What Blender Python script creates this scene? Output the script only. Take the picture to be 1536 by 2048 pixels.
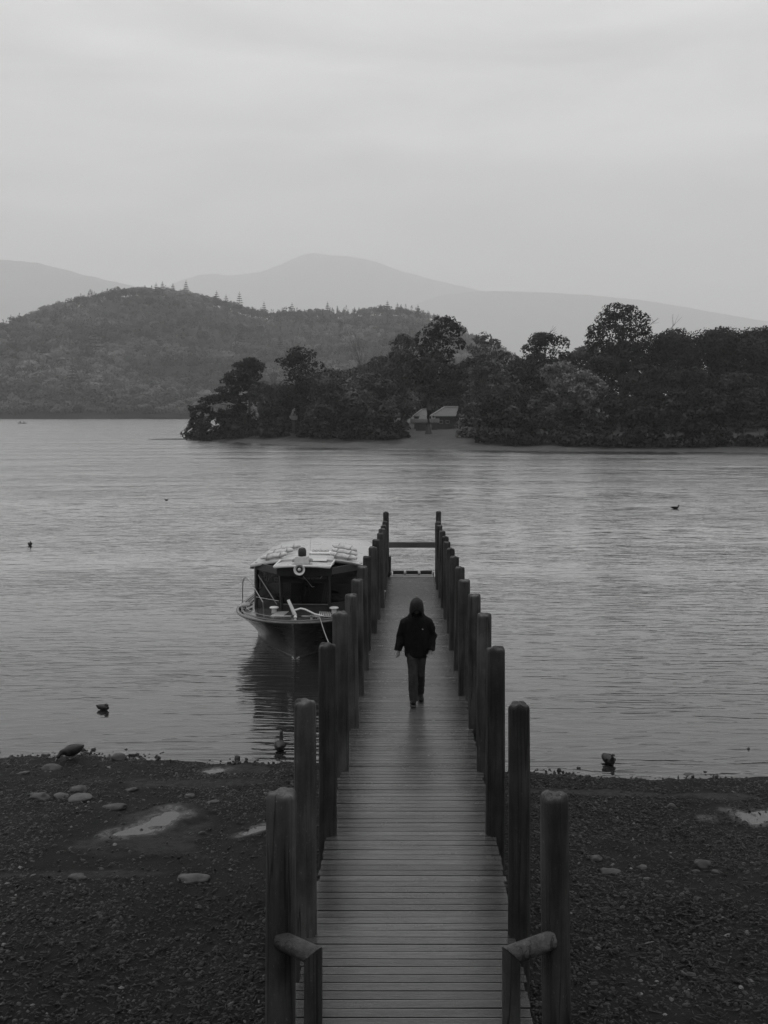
import bpy, bmesh, math, random
import numpy as np
from mathutils import Vector, Matrix, noise as mnoise

for o in list(bpy.data.objects):
    bpy.data.objects.remove(o, do_unlink=True)
sc = bpy.context.scene
COL = sc.collection
R = math.radians

# ---------------------------------------------------------------- camera
F = 2155.0            # focal length in pixels of the 1536 px wide photograph
U0, V0 = 823.0, 822.0  # principal point: the jetty runs along +Y to it, the horizon is its row
H = 6.4               # eye above the lake
cam_d = bpy.data.cameras.new('camera')
cam = bpy.data.objects.new('camera', cam_d)
COL.objects.link(cam)
cam.location = (0, 0, H)
cam.rotation_euler = (R(90), 0, 0)
cam_d.sensor_fit = 'HORIZONTAL'
cam_d.sensor_width = 36.0
cam_d.lens = 36.0 * F / 1536.0
cam_d.shift_x = -(U0 - 768.0) / 1536.0
cam_d.shift_y = (V0 - 1024.0) / 1536.0
cam_d.clip_start = 0.1
cam_d.clip_end = 30000
sc.camera = cam

# ---------------------------------------------------------------- sky
SUN_EL, SUN_AZ = R(52), R(-38)      # azimuth from +Y, negative to the left
SKY_H, SKY_UP = 0.63, 0.74            # luminance of the overcast at the horizon, and its rise to the zenith
w = bpy.data.worlds.new('World')
sc.world = w
w.use_nodes = True
nt = w.node_tree
nt.nodes.clear()
def N(t, **k):
    n = nt.nodes.new(t)
    for a, b in k.items():
        setattr(n, a, b)
    return n
def L(a, b):
    nt.links.new(a, b)
tc = N('ShaderNodeTexCoord')
sep = N('ShaderNodeSeparateXYZ'); L(tc.outputs['Generated'], sep.inputs[0])
mx = N('ShaderNodeMath', operation='MAXIMUM'); L(sep.outputs['Z'], mx.inputs[0]); mx.inputs[1].default_value = 0.0
grad = N('ShaderNodeMath', operation='MULTIPLY_ADD'); L(mx.outputs[0], grad.inputs[0])
grad.inputs[1].default_value = SKY_UP; grad.inputs[2].default_value = SKY_H
mp = N('ShaderNodeMapping'); L(tc.outputs['Generated'], mp.inputs[0])
mp.inputs['Scale'].default_value = (1.5, 1.5, 7.0); mp.inputs['Location'].default_value = (3.1, 0.4, 1.2)
n1 = N('ShaderNodeTexNoise'); L(mp.outputs[0], n1.inputs['Vector'])
n1.inputs['Scale'].default_value = 2.2; n1.inputs['Detail'].default_value = 6; n1.inputs['Roughness'].default_value = 0.5
n1.inputs['Distortion'].default_value = 0.35
mr = N('ShaderNodeMapRange'); L(n1.outputs['Fac'], mr.inputs[0])
mr.inputs[1].default_value = 0.3; mr.inputs[2].default_value = 0.7; mr.inputs[3].default_value = 0.78; mr.inputs[4].default_value = 1.18
cl = N('ShaderNodeMath', operation='MULTIPLY'); L(grad.outputs[0], cl.inputs[0]); L(mr.outputs[0], cl.inputs[1])
sky = N('ShaderNodeTexSky', sky_type='NISHITA'); sky.sun_disc = False
sky.sun_elevation = SUN_EL; sky.sun_rotation = SUN_AZ; sky.dust_density = 4.0
bw = N('ShaderNodeRGBToBW'); L(sky.outputs[0], bw.inputs[0])
sm = N('ShaderNodeMath', operation='MULTIPLY'); L(bw.outputs[0], sm.inputs[0]); sm.inputs[1].default_value = 0.06
mixs = N('ShaderNodeMix'); mixs.data_type = 'FLOAT'; mixs.inputs[0].default_value = 0.94
L(sm.outputs[0], mixs.inputs[2]); L(cl.outputs[0], mixs.inputs[3])
bg = N('ShaderNodeBackground'); L(mixs.outputs[0], bg.inputs['Color']); bg.inputs['Strength'].default_value = 1.0
wo = N('ShaderNodeOutputWorld'); L(bg.outputs[0], wo.inputs['Surface'])

# ---------------------------------------------------------------- sun behind thick cloud
sd = bpy.data.lights.new('sun', 'SUN')
sd.energy = 0.5; sd.angle = R(35); sd.color = (1, 1, 1)
sun = bpy.data.objects.new('sun', sd); COL.objects.link(sun)
dvec = Vector((math.sin(SUN_AZ) * math.cos(SUN_EL), math.cos(SUN_AZ) * math.cos(SUN_EL), math.sin(SUN_EL)))
sun.rotation_euler = dvec.to_track_quat('Z', 'Y').to_euler()
sun.location = (-60, 60, 200)

vs = sc.view_settings
vs.view_transform = 'Standard'; vs.look = 'None'; vs.exposure = 0.0; vs.gamma = 1.0
vs.use_curve_mapping = False
cy = sc.cycles
cy.use_denoising = True
cy.max_bounces = 6; cy.diffuse_bounces = 2; cy.glossy_bounces = 3; cy.transmission_bounces = 4
cy.transparent_max_bounces = 8; cy.volume_bounces = 2
cy.caustics_reflective = False; cy.caustics_refractive = False

# ---------------------------------------------------------------- helpers
rng = np.random.default_rng(7)
random.seed(7)
def P(u, v, Y):
    """the point seen at photo pixel (u, v) that is Y metres ahead"""
    return np.array([(u - U0) * Y / F, Y, H - (v - V0) * Y / F])
def pt(u, v, z):
    """the point seen at photo pixel (u, v) that lies at height z (below the eye)"""
    Y = (H - z) * F / (v - V0)
    return np.array([(u - U0) * Y / F, Y, z])

def put(o, parent=None, **props):
    COL.objects.link(o)
    if parent is not None:
        o.parent = parent
    for k, v in props.items():
        o[k] = v
    return o
def thing(name, label, cat, loc=(0, 0, 0), rz=0.0, group=None):
    o = bpy.data.objects.new(name, None)
    o.empty_display_size = 0.2
    o.location = loc; o.rotation_euler = (0, 0, rz)
    put(o, label=label, category=cat)
    if group: o['group'] = group
    return o
def tag(o, label, cat, group=None):
    o['label'] = label; o['category'] = cat
    if group: o['group'] = group
    return o

def np_mesh(name, V, Fq, mat, parent=None, tone=None, smooth=False):
    """fast mesh: V (n,3); Fq (m,3|4) indices or a list of such arrays"""
    me = bpy.data.meshes.new(name)
    if not isinstance(Fq, list): Fq = [Fq]
    Fq = [f for f in Fq if len(f)]
    me.vertices.add(len(V)); me.vertices.foreach_set('co', np.ascontiguousarray(V, np.float32).ravel())
    idx = np.concatenate([f.ravel() for f in Fq]).astype(np.int32)
    tot = np.concatenate([np.full(len(f), f.shape[1], np.int32) for f in Fq])
    st = np.concatenate([[0], np.cumsum(tot)[:-1]]).astype(np.int32)
    me.loops.add(len(idx)); me.loops.foreach_set('vertex_index', idx)
    me.polygons.add(len(tot)); me.polygons.foreach_set('loop_start', st)
    if smooth: me.polygons.foreach_set('use_smooth', np.ones(len(tot), bool))
    if tone is not None:
        a = me.attributes.new('tone', 'FLOAT', 'FACE'); a.data.foreach_set('value', np.asarray(tone, np.float32))
    me.update(calc_edges=True)
    if mat: me.materials.append(mat)
    return put(bpy.data.objects.new(name, me), parent)

class MB:
    """collects pieces of ONE part"""
    def __init__(s): s.v = []; s.f = []
    def add(s, v, f):
        b = len(s.v); s.v += [tuple(map(float, p)) for p in v]; s.f += [tuple(b + i for i in q) for q in f]; return s
    def box(s, c, size, rot=None, taper=1.0):
        x, y, z = [q / 2 for q in size]
        vs_ = [Vector((a * x * (taper if d > 0 else 1), b * y * (taper if d > 0 else 1), d * z)) for d in (-1, 1) for a, b in ((-1, -1), (1, -1), (1, 1), (-1, 1))]
        if rot is not None: vs_ = [rot @ p for p in vs_]
        c = Vector(c)
        return s.add([p + c for p in vs_], [(3, 2, 1, 0), (4, 5, 6, 7), (0, 1, 5, 4), (1, 2, 6, 5), (2, 3, 7, 6), (3, 0, 4, 7)])
    def tube(s, pts, rad, seg=8, cap=True, sq=None, up=(0, 0, 1)):
        """sweep; rad: number, list, or list of (a, b) half-axes"""
        pts = [Vector(p) for p in pts]; n = len(pts)
        if not hasattr(rad, '__len__'): rad = [rad] * n
        vs_ = []; up = Vector(up)
        for i, p in enumerate(pts):
            t = (pts[min(i + 1, n - 1)] - pts[max(i - 1, 0)]).normalized()
            a = t.cross(up)
            if a.length < 1e-3: a = t.cross(Vector((0, 1, 0)))
            if a.length < 1e-3: a = t.cross(Vector((1, 0, 0)))
            a.normalize(); b = t.cross(a).normalized()
            r = rad[i]
            ra, rb = r if hasattr(r, '__len__') else (r, r)
            for k in range(seg):
                q = 2 * math.pi * k / seg
                vs_.append(p + a * ra * math.cos(q) + b * rb * math.sin(q))
        fs = []
        for i in range(n - 1):
            for k in range(seg):
                k2 = (k + 1) % seg
                fs.append((i * seg + k, i * seg + k2, (i + 1) * seg + k2, (i + 1) * seg + k))
        if cap:
            fs.append(tuple(range(seg))[::-1]); fs.append(tuple((n - 1) * seg + k for k in range(seg)))
        return s.add(vs_, fs)
    def lathe(s, c, prof, seg=16, axis='z', rot=None):
        """prof: list of (r, h) from bottom up"""
        vs_ = []
        for r, h in prof:
            for k in range(seg):
                q = 2 * math.pi * k / seg
                p = Vector((r * math.cos(q), r * math.sin(q), h))
                if rot is not None: p = rot @ p
                vs_.append(p + Vector(c))
        n = len(prof)
        fs = [(i * seg + k, i * seg + (k + 1) % seg, (i + 1) * seg + (k + 1) % seg, (i + 1) * seg + k) for i in range(n - 1) for k in range(seg)]
        fs.append(tuple(range(seg))[::-1]); fs.append(tuple((n - 1) * seg + k for k in range(seg)))
        return s.add(vs_, fs)
    def ball(s, c, r, seg=12, rings=8, rot=None):
        rx, ry, rz = r if hasattr(r, '__len__') else (r, r, r)
        vs_ = []
        for i in range(1, rings):
            th = math.pi * i / rings
            for k in range(seg):
                q = 2 * math.pi * k / seg
                vs_.append(Vector((rx * math.sin(th) * math.cos(q), ry * math.sin(th) * math.sin(q), rz * math.cos(th))))
        vs_ += [Vector((0, 0, rz)), Vector((0, 0, -rz))]
        if rot is not None: vs_ = [rot @ p for p in vs_]
        vs_ = [p + Vector(c) for p in vs_]
        fs = [(i * seg + k, (i + 1) * seg + k, (i + 1) * seg + (k + 1) % seg, i * seg + (k + 1) % seg) for i in range(rings - 2) for k in range(seg)]
        t = (rings - 1) * seg
        fs += [(t, k, (k + 1) % seg) for k in range(seg)] + [(t + 1, (rings - 2) * seg + (k + 1) % seg, (rings - 2) * seg + k) for k in range(seg)]
        return s.add(vs_, fs)
    def prism(s, poly, d0, d1, axis='y'):
        """poly of 2D points extruded along axis from d0 to d1"""
        def mk(p, d): return {'y': (p[0], d, p[1]), 'x': (d, p[0], p[1]), 'z': (p[0], p[1], d)}[axis]
        n = len(poly)
        return s.add([mk(p, d0) for p in poly] + [mk(p, d1) for p in poly],
                     [tuple(range(n))[::-1], tuple(range(n, 2 * n))] + [(i, (i + 1) % n, n + (i + 1) % n, n + i) for i in range(n)])
    def mesh(s, name, mat, smooth=False):
        me = bpy.data.meshes.new(name); me.from_pydata(s.v, [], s.f)
        bm = bmesh.new(); bm.from_mesh(me); bmesh.ops.recalc_face_normals(bm, faces=bm.faces); bm.to_mesh(me); bm.free()
        if smooth:
            me.polygons.foreach_set('use_smooth', np.ones(len(me.polygons), bool))
            me.set_sharp_from_angle(angle=R(38))
        me.materials.append(mat)
        return me
    def build(s, name, mat, parent=None, smooth=False, bevel=0.0):
        o = put(bpy.data.objects.new(name, s.mesh(name, mat, smooth)), parent)
        if bevel:
            b = o.modifiers.new('bevel', 'BEVEL'); b.width = bevel; b.segments = 2; b.limit_method = 'ANGLE'; b.angle_limit = R(40)
        return o

def remesh(o, vox, smooth=4, disp=0.0, dscale=0.05):
    m = o.modifiers.new('remesh', 'REMESH'); m.mode = 'VOXEL'; m.voxel_size = vox; m.use_smooth_shade = True
    if smooth:
        s = o.modifiers.new('smooth', 'SMOOTH'); s.iterations = smooth; s.factor = 0.5
    if disp:
        t = bpy.data.textures.new('folds', 'CLOUDS'); t.noise_scale = dscale
        d = o.modifiers.new('folds', 'DISPLACE'); d.texture = t; d.strength = disp; d.mid_level = 0.5; d.texture_coords = 'LOCAL'
    return o

# ---------------------------------------------------------------- materials (the photograph is black and white: greys only)
def mat(name, base, rough=0.6, var=0.25, ns=6.0, st=(1, 1, 1), detail=6, spec=0.5, bump=0.0, bs=None, bst=None,
        metal=0.0, orand=0.0, attr=False, rvar=0.0, coord='Object', dist=0.0, cracks=0.0, extra=None, bdist=0.02, wet=False):
    m = bpy.data.materials.new(name); m.use_nodes = True
    t = m.node_tree; nd = t.nodes; pr = nd['Principled BSDF']
    lk = t.links.new
    def math_(op, a, b):
        n = nd.new('ShaderNodeMath'); n.operation = op
        for i, q in enumerate((a, b)):
            if isinstance(q, (int, float)): n.inputs[i].default_value = q
            else: lk(q, n.inputs[i])
        return n.outputs[0]
    def rng_(x, a, b, c, d):
        n = nd.new('ShaderNodeMapRange'); lk(x, n.inputs[0])
        for i, q in enumerate((a, b, c, d)): n.inputs[i + 1].default_value = q
        return n.outputs[0]
    if coord == 'World':
        vec = nd.new('ShaderNodeNewGeometry').outputs['Position']
    else:
        vec = nd.new('ShaderNodeTexCoord').outputs[coord]
    def noise(scale, stretch, det=detail, rough_=0.6, d=0.0, off=(0, 0, 0)):
        mpn = nd.new('ShaderNodeMapping'); lk(vec, mpn.inputs[0]); mpn.inputs['Scale'].default_value = stretch
        mpn.inputs['Location'].default_value = off
        if orand:   # every copy gets its own grain
            oi_ = nd.new('ShaderNodeObjectInfo'); ml = math_('MULTIPLY', oi_.outputs['Random'], 37.0)
            cb = nd.new('ShaderNodeCombineXYZ'); lk(ml, cb.inputs[0]); lk(ml, cb.inputs[1]); lk(ml, cb.inputs[2])
            lk(cb.outputs[0], mpn.inputs['Location'])
        n = nd.new('ShaderNodeTexNoise'); lk(mpn.outputs[0], n.inputs['Vector'])
        n.inputs['Scale'].default_value = scale; n.inputs['Detail'].default_value = det
        n.inputs['Roughness'].default_value = rough_; n.inputs['Distortion'].default_value = d
        return n.outputs['Fac']
    f1 = noise(ns, st, d=dist)
    col = math_('MULTIPLY', rng_(f1, 0.25, 0.75, 1 - var, 1 + var), base)
    if orand:
        oi = nd.new('ShaderNodeObjectInfo')
        col = math_('MULTIPLY', col, rng_(oi.outputs['Random'], 0, 1, 1 - orand, 1 + orand))
    if attr:
        at = nd.new('ShaderNodeAttribute'); at.attribute_name = 'tone'
        col = math_('MULTIPLY', col, at.outputs['Fac'])
    if cracks:
        c = noise(cracks, (1, 1, 0.03), det=3, off=(5, 2, 0))
        ridge = math_('ABSOLUTE', math_('SUBTRACT', c, 0.5), 0)
        col = math_('MULTIPLY', col, rng_(ridge, 0.0, 0.014, 0.22, 1.0))
        kn = noise(2.2, (1, 1, 0.7), det=5, off=(9, 4, 1)); col = math_('MULTIPLY', col, rng_(kn, 0.36, 0.62, 0.45, 1.25))
        fl = noise(55, (1, 1, .5), det=2, off=(3, 3, 3)); col = math_('MULTIPLY', col, rng_(fl, 0.66, 0.74, 1.0, 2.2))
    if extra: col = extra(locals(), col)
    lk(col, pr.inputs['Base Color'])
    pr.inputs['Specular IOR Level'].default_value = spec
    if wet:      # soaked ground shines
        aw = nd.new('ShaderNodeAttribute'); aw.attribute_name = 'wet'; fw = noise(9.0, (1, 1, 1), det=5)
        ww = math_('MULTIPLY', aw.outputs['Fac'], rng_(fw, 0.35, 0.6, 0.25, 1.0))
        lk(rng_(ww, 0, 1, spec, 0.5), pr.inputs['Specular IOR Level']); rwet = rng_(ww, 0, 1, rough, 0.20)
    pr.inputs['Metallic'].default_value = metal
    if wet:
        lk(rwet, pr.inputs['Roughness'])
    elif rvar:
        f2 = noise(ns * 0.35, (1, 1, 1), det=4)
        lk(rng_(f2, 0.3, 0.7, max(0.03, rough - rvar), min(1, rough + rvar)), pr.inputs['Roughness'])
    else:
        pr.inputs['Roughness'].default_value = rough
    if bump:
        fb = noise(bs or ns * 3, bst or st, det=5)
        bn = nd.new('ShaderNodeBump'); lk(fb, bn.inputs['Height']); bn.inputs['Strength'].default_value = bump
        bn.inputs['Distance'].default_value = bdist
        lk(bn.outputs[0], pr.inputs['Normal'])
    return m

# ================================================================ THE SETTING
def fbm(x, y, s, oct=4, seed=0.0):
    """value noise on arrays, roughly -1..1"""
    out = np.zeros(np.broadcast(x, y).shape); a = 1.0; tot = 0
    for o_ in range(oct):
        xs = x * s * 2 ** o_ + seed * 17.3 + o_ * 31.7; ys = y * s * 2 ** o_ - seed * 9.1 + o_ * 11.3
        xi = np.floor(xs); yi = np.floor(ys); fx = xs - xi; fy = ys - yi
        fx = fx * fx * (3 - 2 * fx); fy = fy * fy * (3 - 2 * fy)
        def h(i, j):
            n = np.sin(i * 127.1 + j * 311.7 + seed * 3.7) * 43758.5453
            return n - np.floor(n)
        v = (h(xi, yi) * (1 - fx) + h(xi + 1, yi) * fx) * (1 - fy) + (h(xi, yi + 1) * (1 - fx) + h(xi + 1, yi + 1) * fx) * fy
        out += a * (v * 2 - 1); tot += a; a *= 0.5
    return out / tot * 1.6
def sstep(x, a, b):
    t = np.clip((x - a) / (b - a), 0, 1); return t * t * (3 - 2 * t)
def grid_obj(name, xs, ys, zf, material, smooth=True, tone=None):
    X, Y = np.meshgrid(xs, ys); Z = zf(X, Y)
    V = np.stack([X, Y, Z], -1).reshape(-1, 3)
    nx, ny = len(xs), len(ys)
    i, j = np.meshgrid(np.arange(nx - 1), np.arange(ny - 1)); a = (j * nx + i).ravel()
    Fq = np.stack([a, a + 1, a + 1 + nx, a + nx], -1)
    o = np_mesh(name, V, Fq, material, smooth=smooth); o['kind'] = 'structure'
    return o

# ---- lake
def water_material():
    m = bpy.data.materials.new('lake_water'); m.use_nodes = True
    t = m.node_tree; nd = t.nodes; pr = nd['Principled BSDF']; lk = t.links.new
    pr.inputs['Base Color'].default_value = (0.018, 0.018, 0.018, 1)
    pr.inputs['Roughness'].default_value = 0.08
    pr.inputs['IOR'].default_value = 1.65
    pr.inputs['Specular IOR Level'].default_value = 0.5
    geo = nd.new('ShaderNodeNewGeometry')
    def nz(scale, stretch, rot, det, dist=0.0, ro=0.5):
        a = nd.new('ShaderNodeMapping'); lk(geo.outputs['Position'], a.inputs[0])
        a.inputs['Scale'].default_value = stretch; a.inputs['Rotation'].default_value = (0, 0, rot)
        n = nd.new('ShaderNodeTexNoise'); lk(a.outputs[0], n.inputs['Vector'])
        n.inputs['Scale'].default_value = scale; n.inputs['Detail'].default_value = det
        n.inputs['Distortion'].default_value = dist; n.inputs['Roughness'].default_value = ro
        return n.outputs['Fac']
    def mth(op, a, b=0.0):
        n = nd.new('ShaderNodeMath'); n.operation = op
        for i, q in enumerate((a, b)):
            if isinstance(q, (int, float)): n.inputs[i].default_value = q
            else: lk(q, n.inputs[i])
        return n.outputs[0]
    def mrange(x, a, b, c, d):
        n = nd.new('ShaderNodeMapRange'); lk(x, n.inputs[0])
        for i, q in enumerate((a, b, c, d)): n.inputs[i + 1].default_value = q
        return n.outputs[0]
    # long low ripples running to the shore: sharp troughs from a ridged noise
    r1 = nz(1.0, (0.30, 1.55, 1), R(-7), 2.0, 0.25)
    r2 = nz(1.0, (0.55, 2.7, 1), R(9), 2.0, 0.2)
    r3 = nz(1.0, (2.2, 6.5, 1), R(-3), 3.0, 0.0)
    def crease(r, k): return mth('POWER', mth('MAXIMUM', mth('SUBTRACT', 1.0, mth('MULTIPLY', mth('ABSOLUTE', mth('SUBTRACT', r, 0.5)), k)), 0.0), 2.0)
    rid = mth('ADD', crease(r1, 9.0), mth('MULTIPLY', crease(r2, 8.0), 0.7))
    gust = mrange(nz(1.0, (0.035, 0.10, 1), R(4), 3.0), 0.38, 0.62, 0.45, 1.25)
    hgt = mth('ADD', mth('MULTIPLY', rid, 0.0075), mth('ADD', mth('MULTIPLY', r2, 0.012), mth('MULTIPLY', r3, 0.006)))
    # the open lake is more ruffled by the wind than the water close to the beach
    sy = nd.new('ShaderNodeSeparateXYZ'); lk(geo.outputs['Position'], sy.inputs[0])
    far = mrange(sy.outputs['Y'], 22.0, 130.0, 0.0, 1.0)
    chop = nz(1.0, (0.13, 0.42, 1), R(5), 6.0, 0.1, 0.68)
    hgt = mth('ADD', hgt, mth('MULTIPLY', mth('MULTIPLY', chop, 0.26), far))
    far2 = mrange(sy.outputs['Y'], 70.0, 320.0, 0.0, 1.0)
    hgt = mth('ADD', hgt, mth('MULTIPLY', mth('MULTIPLY', nz(1.0, (0.06, 0.17, 1), R(-4), 5.0, 0.1, 0.65), 0.9), far2))
    hgt = mth('MULTIPLY', hgt, gust)
    lk(mrange(far, 0.0, 1.0, 0.045, 0.16), pr.inputs['Roughness'])
    lk(mrange(sy.outputs['Y'], 20.0, 46.0, 0.0, 1.0), pr.inputs['Coat Weight'])
    pr.inputs['Coat IOR'].default_value = 1.5; lk(mrange(far, 0.0, 1.0, 0.05, 0.16), pr.inputs['Coat Roughness'])
    bn = nd.new('ShaderNodeBump'); lk(hgt, bn.inputs['Height']); bn.inputs['Strength'].default_value = 1.0
    bn.inputs['Distance'].default_value = 1.0
    # wind chop out on the lake, as slopes
    def slopes(stretch, rot, det, sx, sy_):
        a = nd.new('ShaderNodeMapping'); lk(geo.outputs['Position'], a.inputs[0]); a.inputs['Scale'].default_value = stretch; a.inputs['Rotation'].default_value = (0, 0, rot)
        n = nd.new('ShaderNodeTexNoise'); lk(a.outputs[0], n.inputs['Vector']); n.inputs['Scale'].default_value = 1.0; n.inputs['Detail'].default_value = det; n.inputs['Roughness'].default_value = 0.7
        s_ = nd.new('ShaderNodeVectorMath'); s_.operation = 'SUBTRACT'; lk(n.outputs['Color'], s_.inputs[0]); s_.inputs[1].default_value = (.5, .6, .5)      # fronts that lean to the beach show most
        k_ = nd.new('ShaderNodeVectorMath'); k_.operation = 'MULTIPLY'; lk(s_.outputs[0], k_.inputs[0]); k_.inputs[1].default_value = (sx, sy_, 0)
        return k_.outputs[0]
    sA = slopes((0.85, 2.1, 1), R(4), 5.0, 0.30, 0.56)
    ramp = mrange(sy.outputs['Y'], 22.0, 75.0, 0.05, 1.0)
    sc1 = nd.new('ShaderNodeVectorMath'); sc1.operation = 'SCALE'; lk(sA, sc1.inputs[0]); lk(mth('MULTIPLY', ramp, mrange(gust, 0.45, 1.25, 0.75, 1.15)), sc1.inputs['Scale'])
    ad = nd.new('ShaderNodeVectorMath'); ad.operation = 'ADD'; lk(bn.outputs[0], ad.inputs[0]); lk(sc1.outputs[0], ad.inputs[1])
    nm = nd.new('ShaderNodeVectorMath'); nm.operation = 'NORMALIZE'; lk(ad.outputs[0], nm.inputs[0])
    lk(nm.outputs[0], pr.inputs['Normal']); lk(nm.outputs[0], pr.inputs['Coat Normal'])
    return m
M_WATER = water_material()
ys_w = np.concatenate([np.linspace(-80, 100, 40), np.geomspace(110, 16800, 30)])
lake = grid_obj('lake', np.linspace(-15000, 15000, 41), ys_w, lambda X, Y: X * 0, M_WATER, smooth=False)

# ---- near shore
SH = np.array([(-400, 24.0), (-40, 21.5), (-14, 20.3), (-7.4, 20.05), (-5.3, 20.1), (-4.4, 19.75), (-3.5, 19.5), (-2.9, 19.6), (-2.2, 19.75), (-1, 19.5), (1, 19.2), (2.2, 19.05), (4, 18.9), (6, 18.75), (10, 18.6), (40, 18), (400, 16)])
# puddles: (u, v, half-length, half-width, angle)
PUD = []
def beach_base(X, Y):
    ys = np.interp(X, SH[:, 0], SH[:, 1]) + 0.16 * fbm(X, X * 0, 1.1, 4, 3.0) + 0.05 * fbm(X, Y, 4.0, 2, 8)
    d = ys - Y
    z = np.where(d > 0, 0.078 * d, 0.10 * d)
    z = z + 0.030 * sstep(d, 0.0, 0.25) * (0.5 + 0.5 * fbm(X, Y, 0.5, 2, 5)) - 0.006
    z = z + 0.042 * fbm(X, Y, 0.45, 3, 1.0) * sstep(d, 0.3, 2.5) + 0.012 * fbm(X, Y, 2.6, 3, 2.0) * sstep(d, -0.2, 0.6)
    # the bank that the photographer stands on
    z = z + 0.30 * np.clip(8.2 - Y, 0, 12) + 0.02 * np.clip(-4 - Y, 0, 80)
    return np.maximum(z, -2.5)
for (u, v, a, b, ang) in [(288, 1652, 0.50, 0.20, 58), (505, 1662, 0.26, 0.09, 50), (1512, 1634, 0.42, 0.20, 8), (432, 1541, 0.16, 0.12, 10)]:
    z0 = 0.2
    for _ in range(12):
        p = pt(u, v, z0); z0 = float(beach_base(np.array(p[0]), np.array(p[1])))
    PUD.append((p[0], p[1], z0, a, b, R(ang)))
def pud_r(X, Y, q):
    dx, dy = X - q[0], Y - q[1]; c, s = math.cos(q[5]), math.sin(q[5])
    e = np.hypot((dx * c + dy * s) / q[3], (-dx * s + dy * c) / q[4])
    return e + 0.75 * fbm(X, Y, 2.6, 4, 11.0)
def beach_z(X, Y):
    z = beach_base(X, Y)
    for q in PUD:
        r = pud_r(X, Y, q)
        inside = sstep(r, 1.15, 0.55)
        z = z * (1 - inside) + (q[2] - 0.02) * inside
        rim = sstep(r, 0.85, 1.05) * sstep(r, 3.0, 1.7)
        z = np.where(rim > 0, np.maximum(z, z * (1 - rim) + (q[2] + 0.004) * rim), z)
    return z
def dens(xs): return np.unique(np.concatenate(xs))
bx = dens([np.linspace(-400, -30, 18), np.linspace(-30, -10.4, 30), np.linspace(-10.4, 8.2, 310), np.linspace(8.2, 30, 30), np.linspace(30, 400, 18)])
by = dens([np.linspace(-70, 5, 30), np.linspace(5, 8.6, 20), np.linspace(8.6, 20.8, 240), np.linspace(20.8, 40, 20)])
M_MUD = mat('wet_silt', 0.006, rough=0.6, var=0.55, ns=1.3, detail=9, bump=0.7, bs=38, wet=True, coord='World', spec=0.05, bdist=0.012)
beach = grid_obj('beach_ground', bx, by, beach_z, M_MUD)
M_PUD = mat('puddle_water', 0.02, rough=0.03, var=0.1, ns=2, spec=0.5)
for q in PUD:
    n = 40; m = MB()
    pts = []
    for k in range(n):
        a = 2 * math.pi * k / n; x = q[3] * 1.35 * math.cos(a); y = q[4] * 1.35 * math.sin(a)
        pts.append((q[0] + x * math.cos(q[5]) - y * math.sin(q[5]), q[1] + x * math.sin(q[5]) + y * math.cos(q[5]), q[2] - 0.006))
    m.add(pts, [tuple(range(n))])
    o = m.build('puddle', M_PUD); o['kind'] = 'structure'

# ---- gravel and litter: nobody could count them
def pebbles(name, n, smin, smax, flat, region, keep, material, tone_f, seedz=0, elong=(0.8, 1.7), zoff=0.0):
    """small stones: 8-sided bipyramids with a chopped top"""
    u = rng.random((n * 3, 2))
    # spread by picture row so that near ground, which is seen larger, gets as many
    Yp = region[2] + (region[3] - region[2]) * u[:, 1]
    Xp = region[0] + (region[1] - region[0]) * u[:, 0]
    k = keep(Xp, Yp) > rng.random(n * 3)
    Xp, Yp = Xp[k][:n], Yp[k][:n]; n = len(Xp)
    Zp = beach_z(Xp, Yp) + zoff
    s = smin * (smax / smin) ** (rng.random(n) ** 2.2)
    el = elong[0] + (elong[1] - elong[0]) * rng.random(n)
    a = rng.random(n) * 2 * np.pi; fl = flat * (0.6 + 0.8 * rng.random(n))
    ring = np.array([0, 60, 120, 180, 240, 300]) * np.pi / 180
    jit = 0.75 + 0.5 * rng.random((n, 6))
    jt = 0.45 + 0.35 * rng.random((n, 6))
    tilt = rng.normal(0, 0.25, (n, 2))
    V = np.zeros((n, 12, 3))
    for q in range(6):
        for lay, rr, hh in ((0, jit[:, q], -0.2), (1, jt[:, q], 1.0)):
            x = np.cos(ring[q]) * rr * s * el; y = np.sin(ring[q]) * rr * s
            z = hh * s * fl * (1 if lay == 0 else 0.8 + 0.4 * jt[:, q])
            i = q + 6 * lay
            V[:, i, 0] = Xp + x * np.cos(a) - y * np.sin(a)
            V[:, i, 1] = Yp + x * np.sin(a) + y * np.cos(a)
            V[:, i, 2] = Zp + z + tilt[:, 0] * x + tilt[:, 1] * y
    base = (np.arange(n) * 12)[:, None]
    sides = [base + np.array([[q, (q + 1) % 6, 6 + (q + 1) % 6, 6 + q]]) for q in range(6)]
    top = [base + np.array([[6, 7, 8, 9]]), base + np.array([[6, 9, 10, 11]])]
    Fq = np.stack(sides + top, 1).reshape(-1, 4)
    tone = np.repeat(tone_f(Xp, Yp, n), 8)
    o = np_mesh(name, V.reshape(-1, 3), Fq, material, tone=tone)
    o['kind'] = 'stuff'
    return o
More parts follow.
